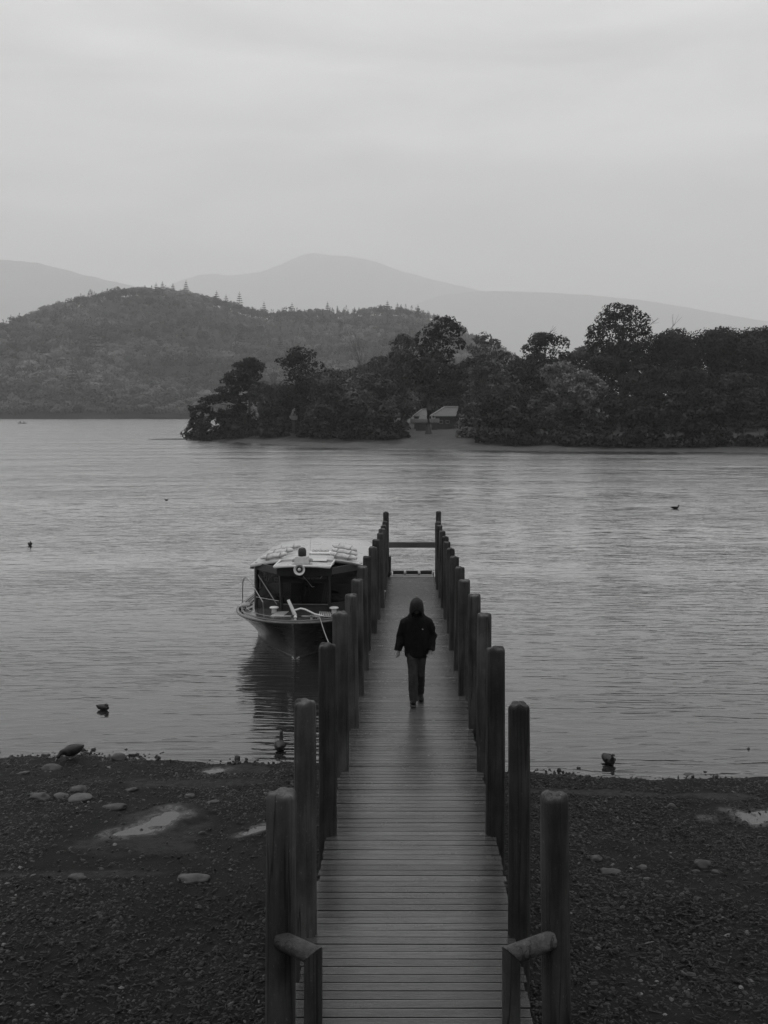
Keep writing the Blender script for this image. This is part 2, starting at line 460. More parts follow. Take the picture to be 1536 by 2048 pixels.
def mudmask(X, Y):
    """1 where bare silt shows"""
    m = np.zeros_like(X)
    for (u, v, z, a, b, ang) in [(330, 1660, .33, .95, .75, 20), (420, 1560, .16, 1.6, .30, 2), (120, 1745, .5, 1.6, .18, 2), (470, 1535, .08, 1.0, .25, 0), (1300, 1580, .16, 2.4, .18, -3)]:
        p = pt(u, v, z); dx, dy = X - p[0], Y - p[1]; c, s = math.cos(R(ang)), math.sin(R(ang))
        r = np.hypot((dx * c + dy * s) / a, (-dx * s + dy * c) / b) + 0.9 * fbm(X, Y, 1.1, 4, 21)
        m = np.maximum(m, sstep(r, 1.15, 0.75))
    for q in PUD:
        m = np.maximum(m, sstep(pud_r(X, Y, q), 1.25, 0.95) * .93)
    return m
def keep_gravel(X, Y):
    d = np.interp(X, SH[:, 0], SH[:, 1]) - Y
    k = (0.30 + 0.70 * sstep(fbm(X, Y, 0.55, 4, 31), -0.35, 0.25)) * (1 - 0.93 * mudmask(X, Y))
    return np.clip(k, 0, 1) * sstep(d, -0.10, 0.10)
XX, YY = np.meshgrid(bx, by)
wet_v = np.clip(mudmask(XX, YY) * 0.16 + sum(0.9 * sstep(pud_r(XX, YY, q), 1.9, 1.0) for q in PUD), 0, 1) * (XX < 30)
wa = beach.data.attributes.new('wet', 'FLOAT', 'POINT'); wa.data.foreach_set('value', wet_v.ravel().astype(np.float32))
M_GRAVEL = mat('wet_gravel', 0.018, rough=0.42, var=0.4, ns=60, attr=True, coord='World', spec=0.16)
def tone_gravel(X, Y, n):
    t = 0.2 + 1.7 * rng.random(n) ** 2.4
    t[rng.random(n) < 0.06] *= 3.6
    return t
gr1 = pebbles('gravel', 60000, 0.009, 0.032, 0.5, (-9.6, 7.6, 8.4, 20.2), keep_gravel, M_GRAVEL, tone_gravel)
# pebbles poking out of the shallows
def keep_edge(X, Y):
    d = np.interp(X, SH[:, 0], SH[:, 1]) - Y
    return np.exp(-((d + 0.10) / 0.22) ** 2) * sstep(fbm(X, Y * 0.3, 1.3, 3, 41), -0.5, 0.4)
gr2 = pebbles('shoreline_pebbles', 1500, 0.015, 0.05, 0.75, (-9.6, 7.6, 18.2, 20.9), keep_edge, M_GRAVEL, lambda X, Y, n: 0.35 + 0.8 * rng.random(n) ** 2, zoff=0.012)
# bark, twigs and dead leaves
def litter(name, n, region, keep, material):
    u = rng.random((n * 3, 2)); Xp = region[0] + (region[1] - region[0]) * u[:, 0]; Yp = region[2] + (region[3] - region[2]) * u[:, 1]
    k = keep(Xp, Yp) > rng.random(n * 3); Xp, Yp = Xp[k][:n], Yp[k][:n]; n = len(Xp)
    Zp = beach_z(Xp, Yp) + 0.008 + 0.014 * rng.random(n)
    ln = 0.018 + 0.05 * rng.random(n) ** 2; wd = 0.003 + 0.010 * rng.random(n) ** 2; a = rng.random(n) * 2 * np.pi
    bend = rng.normal(0, 0.25, n); lift = rng.random(n) * 0.012; th = 0.003
    V = np.zeros((n, 8, 3)); i = 0
    for z in (0, 1):
        for sx, sy in ((-1, -1), (1, -1), (1, 1), (-1, 1)):
            x = sx * ln * (0.8 + 0.2 * rng.random(n)); y = sy * wd + bend * ln * 0.3 * (1 if sx > 0 else 0)
            V[:, i, 0] = Xp + x * np.cos(a) - y * np.sin(a); V[:, i, 1] = Yp + x * np.sin(a) + y * np.cos(a)
            V[:, i, 2] = Zp + z * th + (lift if sx > 0 else 0); i += 1
    b = (np.arange(n) * 8)[:, None]
    Fq = np.stack([b + np.array([q]) for q in ((4, 5, 6, 7), (0, 1, 5, 4), (1, 2, 6, 5), (2, 3, 7, 6), (3, 0, 4, 7))], 1).reshape(-1, 4)
    t = 0.3 + 1.4 * rng.random(n) ** 2.5; t[rng.random(n) < 0.02] *= 3.0
    o = np_mesh(name, V.reshape(-1, 3), Fq, material, tone=np.repeat(t, 5)); o['kind'] = 'stuff'
    return o
M_LITTER = mat('bark_litter', 0.020, rough=0.5, var=0.4, ns=50, attr=True, coord='World', spec=0.1)
def keep_litter(X, Y):
    k = np.where(X > 0, 0.9, sstep(Y, 14.0, 11.0) * 0.9 + 0.10)
    return k * (0.35 + 0.65 * sstep(fbm(X, Y, 0.6, 4, 51), -0.4, 0.3)) * (1 - 0.9 * mudmask(X, Y)) * sstep(np.interp(X, SH[:, 0], SH[:, 1]) - Y, 0.15, 0.6)
litter('leaf_litter', 24000, (-9.6, 7.6, 8.4, 19.4), keep_litter, M_LITTER)

# ---- fells behind the lake
M_FELL = mat('fell_grass', 0.09, rough=0.9, var=0.35, ns=0.006, detail=6, coord='World', spec=0.1)
def fell(pts, Yr, depth, name):
    pts = np.array([(((u - U0) * Yr / F), H - (v - V0) * Yr / F) for u, v in pts])
    xs = np.linspace(pts[0, 0], pts[-1, 0], 160)
    ys = np.concatenate([np.linspace(Yr - depth, Yr, 26), np.linspace(Yr, Yr + depth, 12)[1:]])
    def zf(X, Y):
        zr = np.interp(X, pts[:, 0], pts[:, 1])
        t = np.clip((Y - (Yr - depth)) / depth, 0, 1)
        s = np.where(Y <= Yr, t ** 0.85, 1 - 0.7 * ((Y - Yr) / depth) ** 1.5)
        z = zr * s + np.maximum(zr, 30) * 0.05 * fbm(X, Y, 1.0 / 420, 5, Yr * 0.001) * np.sin(np.clip(t, 0, 1) * np.pi) \
            + 5.0 * fbm(X, Y, 1.0 / 70, 3, 4)
        return z - 3
    return grid_obj(name, xs, ys, zf, M_FELL)
fell([(-420, 600), (-250, 560), (-120, 528), (-40, 516), (30, 521), (75, 525), (130, 539), (200, 557), (270, 572), (330, 592), (420, 640), (520, 720), (600, 815)], 10500, 1500, 'fell_left')
fell([(120, 800), (220, 660), (300, 590), (350, 564), (400, 549), (430, 547), (460, 551), (520, 544), (570, 525), (600, 511), (622, 505), (660, 510), (700, 512), (745, 521), (800, 541), (870, 560), (940, 576), (1000, 590), (1100, 640), (1250, 800)], 14500, 2200, 'fell_middle')
fell([(620, 800), (700, 690), (800, 620), (880, 590), (950, 582), (1020, 582), (1100, 585), (1200, 591), (1300, 602), (1400, 619), (1507, 638), (1620, 655), (1800, 700), (2050, 810)], 12600, 1500, 'fell_right')

# ---- wooded hill across the lake
YR = 1700.0
HILL = np.array([(((u - U0) * YR / F), (H - (v + 21 - V0) * YR / F)) for u, v in
    [(-420, 720), (-200, 700), (-60, 690), (0, 668), (29, 655), (60, 648), (110, 634), (170, 616), (200, 602), (240, 592), (280, 584), (310, 578), (370, 580), (400, 588), (440, 597), (480, 609), (520, 622), (560, 627), (600, 621), (650, 620), (700, 623), (760, 618), (800, 618), (840, 622), (865, 630), (900, 650), (940, 675), (1000, 705), (1100, 760), (1250, 800), (1500, 812)]])
def hill_z(X, Y):
    zr = np.interp(X, HILL[:, 0], HILL[:, 1])
    sh = 860 + 22 * fbm(X, X * 0, 1 / 120, 3, 2)
    t = np.clip((Y - sh) / (YR - sh), 0, 1.0)
    prof = 0.10 * t + 0.90 * (t * t * (3 - 2 * t)) ** 0.85
    z = zr * prof + 9 * fbm(X, Y, 1 / 90, 4, 6) * np.sin(np.pi * t) * np.clip(zr / 60, 0.2, 1) + 1.0 * sstep(Y, sh, sh + 12)
    back = np.clip((Y - YR) / 500, 0, 1)
    z = z * (1 - 0.75 * back ** 1.4)
    return np.where(Y < sh, -2.0, z)
M_WOODFLOOR = mat('wood_floor', 0.03, rough=0.9, var=0.3, ns=0.05, coord='World', spec=0.1)
grid_obj('wooded_hill', np.linspace(-1150, 700, 200), np.concatenate([np.linspace(810, 1720, 120), np.linspace(1730, 2200, 20)]), hill_z, M_WOODFLOOR)

# ================================================================ JETTY
DZ = np.array([(0, 1.76), (12.0, 1.76), (13.2, 1.735), (14.1, 1.70), (16.36, 1.595), (18.62, 1.492), (20.88, 1.38), (23.15, 1.265), (25.41, 1.165), (39.5, 0.43)])
def deck_z(y): return float(np.interp(y, DZ[:, 0], DZ[:, 1]))
jetty = thing('jetty', 'long wooden jetty with tall posts running out into the lake', 'jetty', (0, 7.0, 0))
JO = Vector((0, -7.0, 0))     # world -> jetty
def streaks(v, col):
    """damp darker margins and paler worn patches in the boards"""
    nd, lk, math_, rng_, noise = v['nd'], v['lk'], v['math_'], v['rng_'], v['noise']
    g = nd.new('ShaderNodeNewGeometry'); s = nd.new('ShaderNodeSeparateXYZ'); lk(g.outputs['Position'], s.inputs[0])
    n = nd.new('ShaderNodeTexNoise'); lk(g.outputs['Position'], n.inputs['Vector']); n.inputs['Scale'].default_value = 1.5; n.inputs['Detail'].default_value = 6; n.inputs['Roughness'].default_value = .65
    x = math_('ADD', math_('ABSOLUTE', s.outputs['X'], 0), math_('MULTIPLY', math_('SUBTRACT', n.outputs['Fac'], 0.5), 0.9))
    return math_('MULTIPLY', col, rng_(x, 0.42, 0.86, 1.08, 0.62))
M_DECK = mat('wet_decking', 0.054, rough=0.21, var=0.38, ns=7, st=(0.5, 6, 6), bump=0.25, bs=30, bst=(1, 8, 8), orand=0.32, rvar=0.10, spec=0.75, extra=streaks, bdist=0.004)
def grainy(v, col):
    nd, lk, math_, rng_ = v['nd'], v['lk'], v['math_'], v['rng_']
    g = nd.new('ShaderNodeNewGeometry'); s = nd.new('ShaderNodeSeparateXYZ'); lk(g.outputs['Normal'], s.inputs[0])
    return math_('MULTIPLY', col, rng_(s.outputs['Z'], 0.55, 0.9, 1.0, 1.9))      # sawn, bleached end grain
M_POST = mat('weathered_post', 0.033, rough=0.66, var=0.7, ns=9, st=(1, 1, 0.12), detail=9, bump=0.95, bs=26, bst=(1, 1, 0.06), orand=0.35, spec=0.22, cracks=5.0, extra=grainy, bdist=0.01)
M_BEAM = mat('beam_wood', 0.055, rough=0.6, var=0.4, ns=8, st=(0.2, 1, 1), bump=0.4, bs=25, bst=(.1, 1, 1), orand=0.1, spec=0.3)
M_RAIL = mat('worn_rail', 0.05, rough=0.6, var=0.8, ns=9, detail=9, bump=0.9, bs=30, orand=0.1, spec=0.25, cracks=6.0)
M_STEEL = mat('galvanised_steel', 0.35, rough=0.4, var=0.2, ns=20, metal=0.7)
M_DARKP = mat('dark_boards', 0.02, rough=0.5, var=0.4, ns=10)
M_PALEP = mat('pale_paint', 0.42, rough=0.5, var=0.2, ns=14)

# grooved boards, one mesh shared by all of them
PITCH, BW, BT, HW = 0.1258, 0.1085, 0.034, 0.925
prof = []
ng = 7
for k in range(ng):
    a = -BW / 2 + BW * k / ng; b_ = BW / ng
    prof += [(a + b_ * .04, 0.0), (a + b_ * .62, 0.0), (a + b_ * .70, -0.004), (a + b_ * .94, -0.004)]
prof = prof[:-2] + [(BW / 2, 0.0), (BW / 2, -BT), (-BW / 2, -BT), (-BW / 2, 0.0)]
nv = len(prof)
pv_ = [(-HW, y, z) for y, z in prof] + [(HW, y, z) for y, z in prof]
pf = [(i, (i + 1) % nv, nv + (i + 1) % nv, nv + i) for i in range(nv)] + [tuple(range(nv))[::-1], tuple(range(nv, 2 * nv))]
plank_me = bpy.data.meshes.new('plank'); plank_me.from_pydata(pv_, [], pf)
bm = bmesh.new(); bm.from_mesh(plank_me); bmesh.ops.recalc_face_normals(bm, faces=bm.faces); bm.to_mesh(plank_me); bm.free()
plank_me.materials.append(M_DECK)
y = 7.05
while y < 38.45:
    o = bpy.data.objects.new('plank', plank_me); put(o, jetty)
    s = math.atan2(deck_z(y + .1) - deck_z(y - .1), .2)
    o.location = Vector((random.gauss(0, .010), y, deck_z(y) + random.gauss(0, .0010))) + JO
    o.rotation_euler = (s, random.gauss(0, .0020), random.gauss(0, .0016))
    y += PITCH

def post_mesh(top, bot, r, lean=(0, 0), seg=22, splits=()):
    """round pile: chamfered, slightly domed head, a little crooked"""
    m = MB(); hgt = top - bot; ph = random.random() * 6
    hs = [0, .2, .4, .5, .6, .65, .7, .75, .8, .85, .9]; rings = [(h * hgt, r * (1.03 - .04 * h)) for h in hs] + [(hgt - .045, r * .985), (hgt - .02, r * .95), (hgt - .004, r * .84), (hgt, r * .72), (hgt + .006, r * .35)]
    vs_ = []
    for h, rr in rings:
        t = h / hgt
        cx = lean[0] * (t - 1) + .008 * math.sin(ph + t * 4); cyy = lean[1] * (t - 1) + .008 * math.cos(ph * 2 + t * 3)
        for k in range(seg):
            q = 2 * math.pi * k / seg; w_ = 1 + .018 * math.sin(3 * q + ph) + .012 * math.sin(5 * q + ph * 2)
            for kk, h0_, h1_ in splits:      # drying splits
                if kk == k and h0_ <= t <= h1_ and h < hgt - .05: w_ *= .93
            vs_.append((cx + rr * w_ * math.cos(q), cyy + rr * w_ * math.sin(q), bot + h + (.010 * math.sin(2 * q + ph) + .006 * math.sin(5 * q + 2 * ph) if h > hgt - .03 else 0)))
    n = len(rings)
    fs = [(i * seg + k, i * seg + (k + 1) % seg, (i + 1) * seg + (k + 1) % seg, (i + 1) * seg + k) for i in range(n - 1) for k in range(seg)]
    fs += [tuple(range(seg))[::-1], tuple((n - 1) * seg + k for k in range(seg))]
    return m.add(vs_, fs)
# (left centre u, left top v, right centre u, right top v) for the piles, near to far; later ones follow the deck
PX = {1: (564, 1583, 1109, 1588), 2: (609, 1401, 1037, 1408), 3: (654, 1288, 992, 1295), 4: (680, 1225, 969, 1228), 5: (703, 1189, 949, 1189), 6: (715, 1159, 929, 1160), 7: (725, 1133, 919, 1134)}
PY = {1: 7.5}
PX[8] = (734.5, 1113, 908, 1113); PX[9] = (745, 1094, 900.5, 1097); PX[10] = (752.5, 1079, 894, 1084)
PX[11] = (761, 1066.5, 890, 1073); PX[12] = (764, 1057.5, 884, 1062); PX[13] = (767, 1051, 879, 1051); PX[14] = (770, 1043, 876, 1044); PX[15] = (771.5, 1024, 877, 1023)
for i in range(2, 16): PY[i] = 9.565 + (i - 2) * 2.264
for i in range(1, 16):
    Yp = PY[i]; ul, vl, ur, vr = PX[i]
    for (u, v, sgn) in ((ul, vl, -1), (ur, vr, 1)):
        top = H - (v - V0) * Yp / F; x = (u - U0) * Yp / F
        bot = min(float(beach_z(np.array([x]), np.array([Yp]))[0]) - 0.6, -0.2) if Yp < 21 else -1.6
        lean = (0.05, 0) if (i == 1 and sgn < 0) else ((0.03 * sgn, 0) if i % 4 == 3 else (random.gauss(0, .022), random.gauss(0, .01)))
        o = post_mesh(top, bot, 0.1 * (1.0 + .05 * math.sin(i * 2.3 + sgn)), lean, 64 if i < 6 else 22, [(random.randint(36, 60), random.choice((.2, .55, .68)), random.choice((.78, .99, .99))) for _ in range(3)] if i < 6 else ()).build('post', M_POST, jetty, smooth=True)
        o.location = Vector((x, Yp, 0)) + JO
# short entrance posts with mitred rails
for sgn, xs, xm in ((-1, -0.662, -0.925), (1, 0.672, 0.985)):
    zt, r = 2.735, 0.062
    ys_, ym = 7.26, 7.44
    m = MB(); seg = 20; dr = Vector((xm - xs, ym - ys_, 0)); dr.normalize()
    rings = []
    for zb in (0.6, 2.2):
        rings.append([Vector((xs + r * math.cos(2 * math.pi * k / seg), ys_ + r * math.sin(2 * math.pi * k / seg), zb)) for k in range(seg)])
    top = []
    for p in rings[-1]:
        s = (p - Vector((xs, ys_, 0))).dot(dr); top.append(Vector((p.x, p.y, zt - s * 0.98)))
    rings.append(top)
    vs_ = [p for q in rings for p in q]
    fs = [(i * seg + k, i * seg + (k + 1) % seg, (i + 1) * seg + (k + 1) % seg, (i + 1) * seg + k) for i in range(2) for k in range(seg)] + [tuple(2 * seg + k for k in range(seg))]
    m.add([v + JO for v in vs_], fs).build('entrance_post', M_POST, jetty, smooth=True)
    m = MB(); sd_ = dr.cross(Vector((0, 0, 1)))
    def ringp(base, cut):
        out = []
        for k in range(seg):
            a = 2 * math.pi * k / seg; up_ = r * math.sin(a); p = base + sd_ * r * math.cos(a) + Vector((0, 0, up_))
            out.append(p - dr * (up_ * 0.98 if cut else 0))
        return out
    A = ringp(Vector((xs, ys_, zt)) + dr * 0.004, True); B_ = ringp(Vector((xm, ym, zt + .02)) - dr * .02, False)
    m.add([p + JO for p in A + B_], [(k, (k + 1) % seg, seg + (k + 1) % seg, seg + k) for k in range(seg)] + [tuple(range(seg)), tuple(range(seg, 2 * seg))])
    m.build('entrance_rail', M_RAIL, jetty, smooth=True)
# bearers and stringers under the deck
for i in range(2, 16):
    Yp = PY[i]; z = deck_z(Yp) - .034 - .16
    MB().box(Vector((0, Yp + .16, z - .02)) + JO, (2.0, .07, .2)).build('bearer', M_BEAM, jetty, bevel=.004)
for x in (-.86, 0, .86):
    m = MB(); 
    for a, b_ in zip(DZ[:-1], DZ[1:]):
        y0, y1 = max(a[0], 7.05), min(b_[0], 38.4)
        if y1 <= y0: continue
        z0, z1 = deck_z(y0) - .04, deck_z(y1) - .04
        m.add([Vector((x + sx * .03, yy, zz - dz)) + JO for yy, zz in ((y0, z0), (y1, z1)) for sx, dz in ((-1, .15), (1, .15), (1, 0), (-1, 0))], [(0, 1, 5, 4), (1, 2, 6, 5), (2, 3, 7, 6), (3, 0, 4, 7), (0, 3, 2, 1), (4, 5, 6, 7)])
    m.build('stringer', M_BEAM, jetty)
# far end: high cross rail, low kick boards
def jb(c, size, name, m_, rot=None, bev=.005): return MB().box(Vector(c) + JO, size, rot).build(name, m_, jetty, bevel=bev)
Ye = PY[15]
zc = H - (1089 - V0) * Ye / F
jb((0.02, Ye - .13, zc), (1.92, .06, .20), 'cross_rail', M_BEAM)
for k, (u0_, u1_) in enumerate(((786, 808), (812, 836), (840.5, 864))):
    x0, x1 = (u0_ - U0) * 38.9 / F, (u1_ - U0) * 38.9 / F
    jb(((x0 + x1) / 2, 38.98, .545), (x1 - x0, .05, .17), 'kick_board', M_DARKP, Matrix.Rotation(R(12), 3, 'X'))
    jb(((x0 + x1) / 2, 38.72, .435), (x1 - x0 + .05, .04, .115), 'kick_board', M_DARKP)
for u_ in (782, 810, 838, 866.5):
    x = (u_ - U0) * 38.9 / F
    jb((x, 38.86, .48), (.05, .36, .20), 'kick_cleat', M_BEAM)
jb((0, 38.62, .475), (1.55, .05, .03), 'edge_strip', M_PALEP)
jb((0, 38.84, .50), (1.5, .03, .025), 'edge_strip', M_PALEP)
# ladder hoop and small bollards on the boat side
hb = pt(757, 1212, deck_z(30.0)); hx, hy, hz_ = hb
MB().tube([Vector(p) + JO for p in [(hx - .09, hy + .5, hz_ - .1), (hx - .09, hy + .5, hz_ + .62), (hx - .09, hy + .45, hz_ + .71), (hx - .09, hy + .3, hz_ + .75), (hx - .02, hy + .1, hz_ + .70), (hx, hy, hz_ + .6), (hx + .04, hy - .02, hz_ - .05)]], .022, 8).build('ladder_hoop', M_STEEL, jetty, smooth=True)
for (u, v, hh) in ((766, 1196, .22), (757, 1172, .14)):
    c = pt(u, v, deck_z(31.5)); 
    MB().lathe(Vector(c) + JO, [(.05, -.05), (.05, hh - .05), (.075, hh - .03), (.075, hh), (.03, hh + .01)], 12).build('cleat_post', M_STEEL if hh > .2 else M_DARKP, jetty, smooth=True)
c = pt(779.5, 1150, .45)
MB().tube([Vector(c) + JO + Vector((0, 0, -.6)), Vector(c) + JO + Vector((0, 0, .68))], .05, 10).build('fender_pole', M_POST, jetty, smooth=True)
# faded pale scuffs on the near right pile

# ================================================================ LAUNCH
BX, BY = -3.0, 27.8
launch = thing('passenger_launch', 'wooden passenger launch with glazed cabin moored bow-on beside the jetty', 'boat', (BX, BY, 0), R(-1.6))
M_HULL = mat('varnished_hull', 0.055, rough=0.16, var=0.45, ns=3.5, st=(1, 1, 4), spec=0.55, bump=0.12, bs=6, bdist=.01)
M_VARN = mat('varnished_trim', 0.07, rough=0.25, var=0.35, ns=9, spec=0.5)
M_DKWOOD = mat('dark_cabin_wood', 0.022, rough=0.35, var=0.4, ns=10, spec=0.4)
M_FDECK = mat('wet_foredeck', 0.05, rough=0.16, var=0.45, ns=6, st=(1, .3, 1), spec=0.5, bump=.1, bs=14, bdist=.004)
M_ROOF = mat('grey_roof', 0.36, rough=0.30, var=0.16, ns=3, st=(.5, 3, 1), spec=0.5, rvar=.1)
M_WHITE = mat('white_paint', 0.62, rough=0.4, var=0.15, ns=12)
M_CHROME = mat('bright_metal', 0.28, rough=0.3, var=0.1, ns=20, metal=1.0)
M_BLACK = mat('black_rubber', 0.012, rough=0.5, var=0.3, ns=20)
M_CANVAS = mat('pale_canvas', 0.42, rough=0.7, var=0.35, ns=11, bump=.6, bs=22, bdist=.02)
M_ROPE = mat('rope', 0.24, rough=0.8, var=0.4, ns=60)
M_SEAT = mat('dark_seat', 0.03, rough=0.6, var=0.3, ns=8)
def glass_mat():
    m = bpy.data.materials.new('cabin_glass'); m.use_nodes = True; t = m.node_tree; nd = t.nodes; nd.clear()
    tr = nd.new('ShaderNodeBsdfTransparent'); tr.inputs[0].default_value = (.26, .26, .26, 1)
    gl = nd.new('ShaderNodeBsdfGlossy'); gl.inputs['Roughness'].default_value = .03; gl.inputs[0].default_value = (1, 1, 1, 1)
    lw = nd.new('ShaderNodeLayerWeight'); lw.inputs[0].default_value = .5; pw = nd.new('ShaderNodeMath'); pw.operation = 'POWER'; pw.inputs[1].default_value = 5.0; t.links.new(lw.outputs['Facing'], pw.inputs[0])
    fr = nd.new('ShaderNodeMapRange'); fr.inputs[3].default_value = .04; fr.inputs[4].default_value = .9; t.links.new(pw.outputs[0], fr.inputs[0])
    tc_ = nd.new('ShaderNodeTexCoord'); nz = nd.new('ShaderNodeTexNoise'); nz.inputs['Scale'].default_value = 1.3; t.links.new(tc_.outputs['Object'], nz.inputs['Vector'])
    bn = nd.new('ShaderNodeBump'); bn.inputs['Strength'].default_value = .06; t.links.new(nz.outputs['Fac'], bn.inputs['Height']); t.links.new(bn.outputs[0], gl.inputs['Normal'])
    mx_ = nd.new('ShaderNodeMixShader'); t.links.new(fr.outputs[0], mx_.inputs[0]); t.links.new(tr.outputs[0], mx_.inputs[1]); t.links.new(gl.outputs[0], mx_.inputs[2])
    o = nd.new('ShaderNodeOutputMaterial'); t.links.new(mx_.outputs[0], o.inputs[0]); return m
M_GLASS = glass_mat()
LEN = 11.0
def zg(y): return 1.02 - .10 * min(1, max(0, (y + .45) / 5.0))
def hullpt(t):
    """waterline and gunwale plan points at t: 0 stem .. 1 shoulder .. 2 transom"""
    if t <= 1:
        f = t * math.pi / 2
        return (1.50 * (1 - (1 - t) ** 1.45), 3.3 * t), (1.83 * math.sin(f), 2.1 - 2.55 * math.cos(f))
    q = t - 1
    return (1.50 + .12 * math.sin(q * 1.57), 3.3 + (LEN - 3.3) * q), (1.83 - .10 * q * q, 2.1 + (LEN - 2.1) * q)
ts = [i / 14 for i in range(15)] + [1 + i / 10 for i in range(1, 11)]
lv = [(-.45, .55), (-.12, .86), (0, 1.0)] + [(k, None) for k in (.12, .25, .4, .55, .7, .85, .95, 1.0)]
vs_ = []; fs = []
nl_ = len(lv)
for sgn in (-1, 1):
    off = len(vs_)
    for t in ts:
        (wx, wy), (gx, gy) = hullpt(t); zt = zg(gy) - .03
        for a, b_ in lv:
            if b_ is not None: p = (wx * b_, wy + (1 - b_) * .35 * (1 if t < 1 else 0), a)
            else:
                e = a ** 1.35      # flare
                p = (wx + (gx - wx) * e, wy + (gy - wy) * e, zt * a)
            vs_.append((sgn * p[0], p[1], p[2]))
    for i in range(len(ts) - 1):
        for k in range(nl_ - 1):
            q = (off + i * nl_ + k, off + (i + 1) * nl_ + k, off + (i + 1) * nl_ + k + 1, off + i * nl_ + k + 1)
            fs.append(q if sgn > 0 else q[::-1])
# transom
n_ = len(ts) - 1
for k in range(nl_ - 1):
    a, b_ = n_ * nl_ + k, len(ts) * nl_ + n_ * nl_ + k
    fs.append((a, a + 1, b_ + 1, b_))
MB().add(vs_, fs).build('hull', M_HULL, launch, smooth=True)
G = [hullpt(t)[1] for t in ts]
rail = [(-x, y, zg(y)) for x, y in G[::-1]] + [(x, y, zg(y)) for x, y in G[1:]]
MB().tube(rail, [(.05, .04)] * len(rail), 8).build('rubbing_strake', M_VARN, launch, smooth=True)
rl2 = [(x * .93, y + .05 * (1 if abs(x) < 1.5 else 0), z + .045) for x, y, z in rail]
MB().tube(rl2, [(.03, .02)] * len(rl2), 6).build('toe_rail', M_VARN, launch, smooth=True)
W_ = [hullpt(t)[0] for t in ts]
wl = [(-x * 1.006, y - .012, .045) for x, y in W_[::-1]] + [(x * 1.006, y - .012, .045) for x, y in W_[1:]]
MB().tube(wl, [(.008, .018)] * len(wl), 5).build('waterline_stripe', M_VARN, launch)
(gx0, gy0) = G[0]
MB().tube([(0, .0, -.3), (0, -.02, .1), (0, -.14, .4), (0, -.30, .75), (0, -.47, 1.0)], [(.035, .05)] * 5, 8, up=(0, 1, 0)).build('stem', M_VARN, launch, smooth=True)
MB().tube([(-.09, .10, .03), (0, -.055, .0), (.09, .10, .03)], .018, 6).build('stem_band', M_PALEP, launch, smooth=True)
# foredeck, cambered
def deckpt(t, a):
    x, y = hullpt(t)[1]; x *= .96; return (x * a, y + .03, zg(y) - .02 + .07 * (1 - a * a) * min(1, x / 1.2))
st = ts; na = [-1, -.75, -.5, -.25, 0, .25, .5, .75, 1]
vs_ = [deckpt(t, a) for t in st for a in na]
fs = [(i * 9 + k, i * 9 + k + 1, (i + 1) * 9 + k + 1, (i + 1) * 9 + k) for i in range(len(st) - 1) for k in range(8)]
MB().add(vs_, fs).build('foredeck', M_FDECK, launch, smooth=True)
# inlaid planking panel on the foredeck: pale seams in a frame
def dz_(x, y): return zg(y) + .055 - .07 * (x / 1.7) ** 2
for k in range(6):
    for sgn in (-1, 1):
        x0 = .50 + k * .075 * 0.8; 
        MB().tube([(sgn * (x0 - .02) + .1, .32 + .05 * 0, dz_(x0, .3)), (sgn * (x0 * .86) + .1, 1.0, dz_(x0, 1.))], [(.020, .014)] * 2, 5).build('deck_seam', M_PALEP, launch)
MB().tube([(-.78 + .1, .30, dz_(.7, .3)), (.1, .27, dz_(0, .3)), (.78 + .1, .30, dz_(.7, .3))], [(.022, .014)] * 3, 5).build('deck_seam', M_PALEP, launch)
CX = 0.13
# cabin roof
def rz(x): return 2.375 - .17 * (abs(x) / 1.55) ** 2.2
def roof_grid(x0, x1, y0, y1, wf, nx=14, ny=14):
    V, Fc = [], []
    for lay in (0, 1):
        for j in range(ny + 1):
            yy = y0 + (y1 - y0) * j / ny
            for i in range(nx + 1):
                a = x0 + (x1 - x0) * i / nx; x = a * wf(yy)
                V.append((CX + x, yy, rz(x) - .055 * lay - .05 * sstep(np.array(yy), y1 - .7, y1)))
    n1_ = (nx + 1) * (ny + 1)
    for j in range(ny):
        for i in range(nx):
            a = j * (nx + 1) + i; q = (a, a + 1, a + nx + 2, a + nx + 1); Fc.append(q); Fc.append(tuple(n1_ + k for k in q[::-1]))
    edge = [i for i in range(nx)] ; per = [i for i in range(nx + 1)] + [(j + 1) * (nx + 1) - 1 for j in range(1, ny + 1)] + [ny * (nx + 1) + nx - i for i in range(1, nx + 1)] + [(ny - j) * (nx + 1) for j in range(1, ny)]
    for a, b_ in zip(per, per[1:] + per[:1]): Fc.append((b_, a, n1_ + a, n1_ + b_))
    return V, Fc
wf = lambda yy: 1.0 if yy < 5.0 else math.sqrt(max(.02, 1 - ((yy - 5.0) / 2.3) ** 2 * .55))
V, Fc = roof_grid(-1.57, 1.57, 1.52, 6.9, wf)
V2, Fc2 = roof_grid(-.73, .73, .33, 1.515, lambda yy: 1.0, 8, 4)
roof = MB().add(V, Fc).add(V2, Fc2).build('cabin_roof', M_ROOF, launch, smooth=True)
MB().tube([(CX - .735, 1.5, rz(.73) - .0), (CX - .74, .33, rz(.73) - .01), (CX, .315, rz(0) - .01), (CX + .74, .33, rz(.73) - .01), (CX + .735, 1.5, rz(.73))], [(.022, .028)] * 5, 6).build('roof_edge', M_WHITE, roof)
for sgn in (-1, 1):
    pts = [(CX + sgn * (.75 + .82 * k / 6), 1.50, rz(.75 + .82 * k / 6) - .03) for k in range(7)]
    MB().tube(pts, [(.02, .04)] * 7, 6).build('roof_edge', M_PALEP if sgn < 0 else M_VARN, roof)
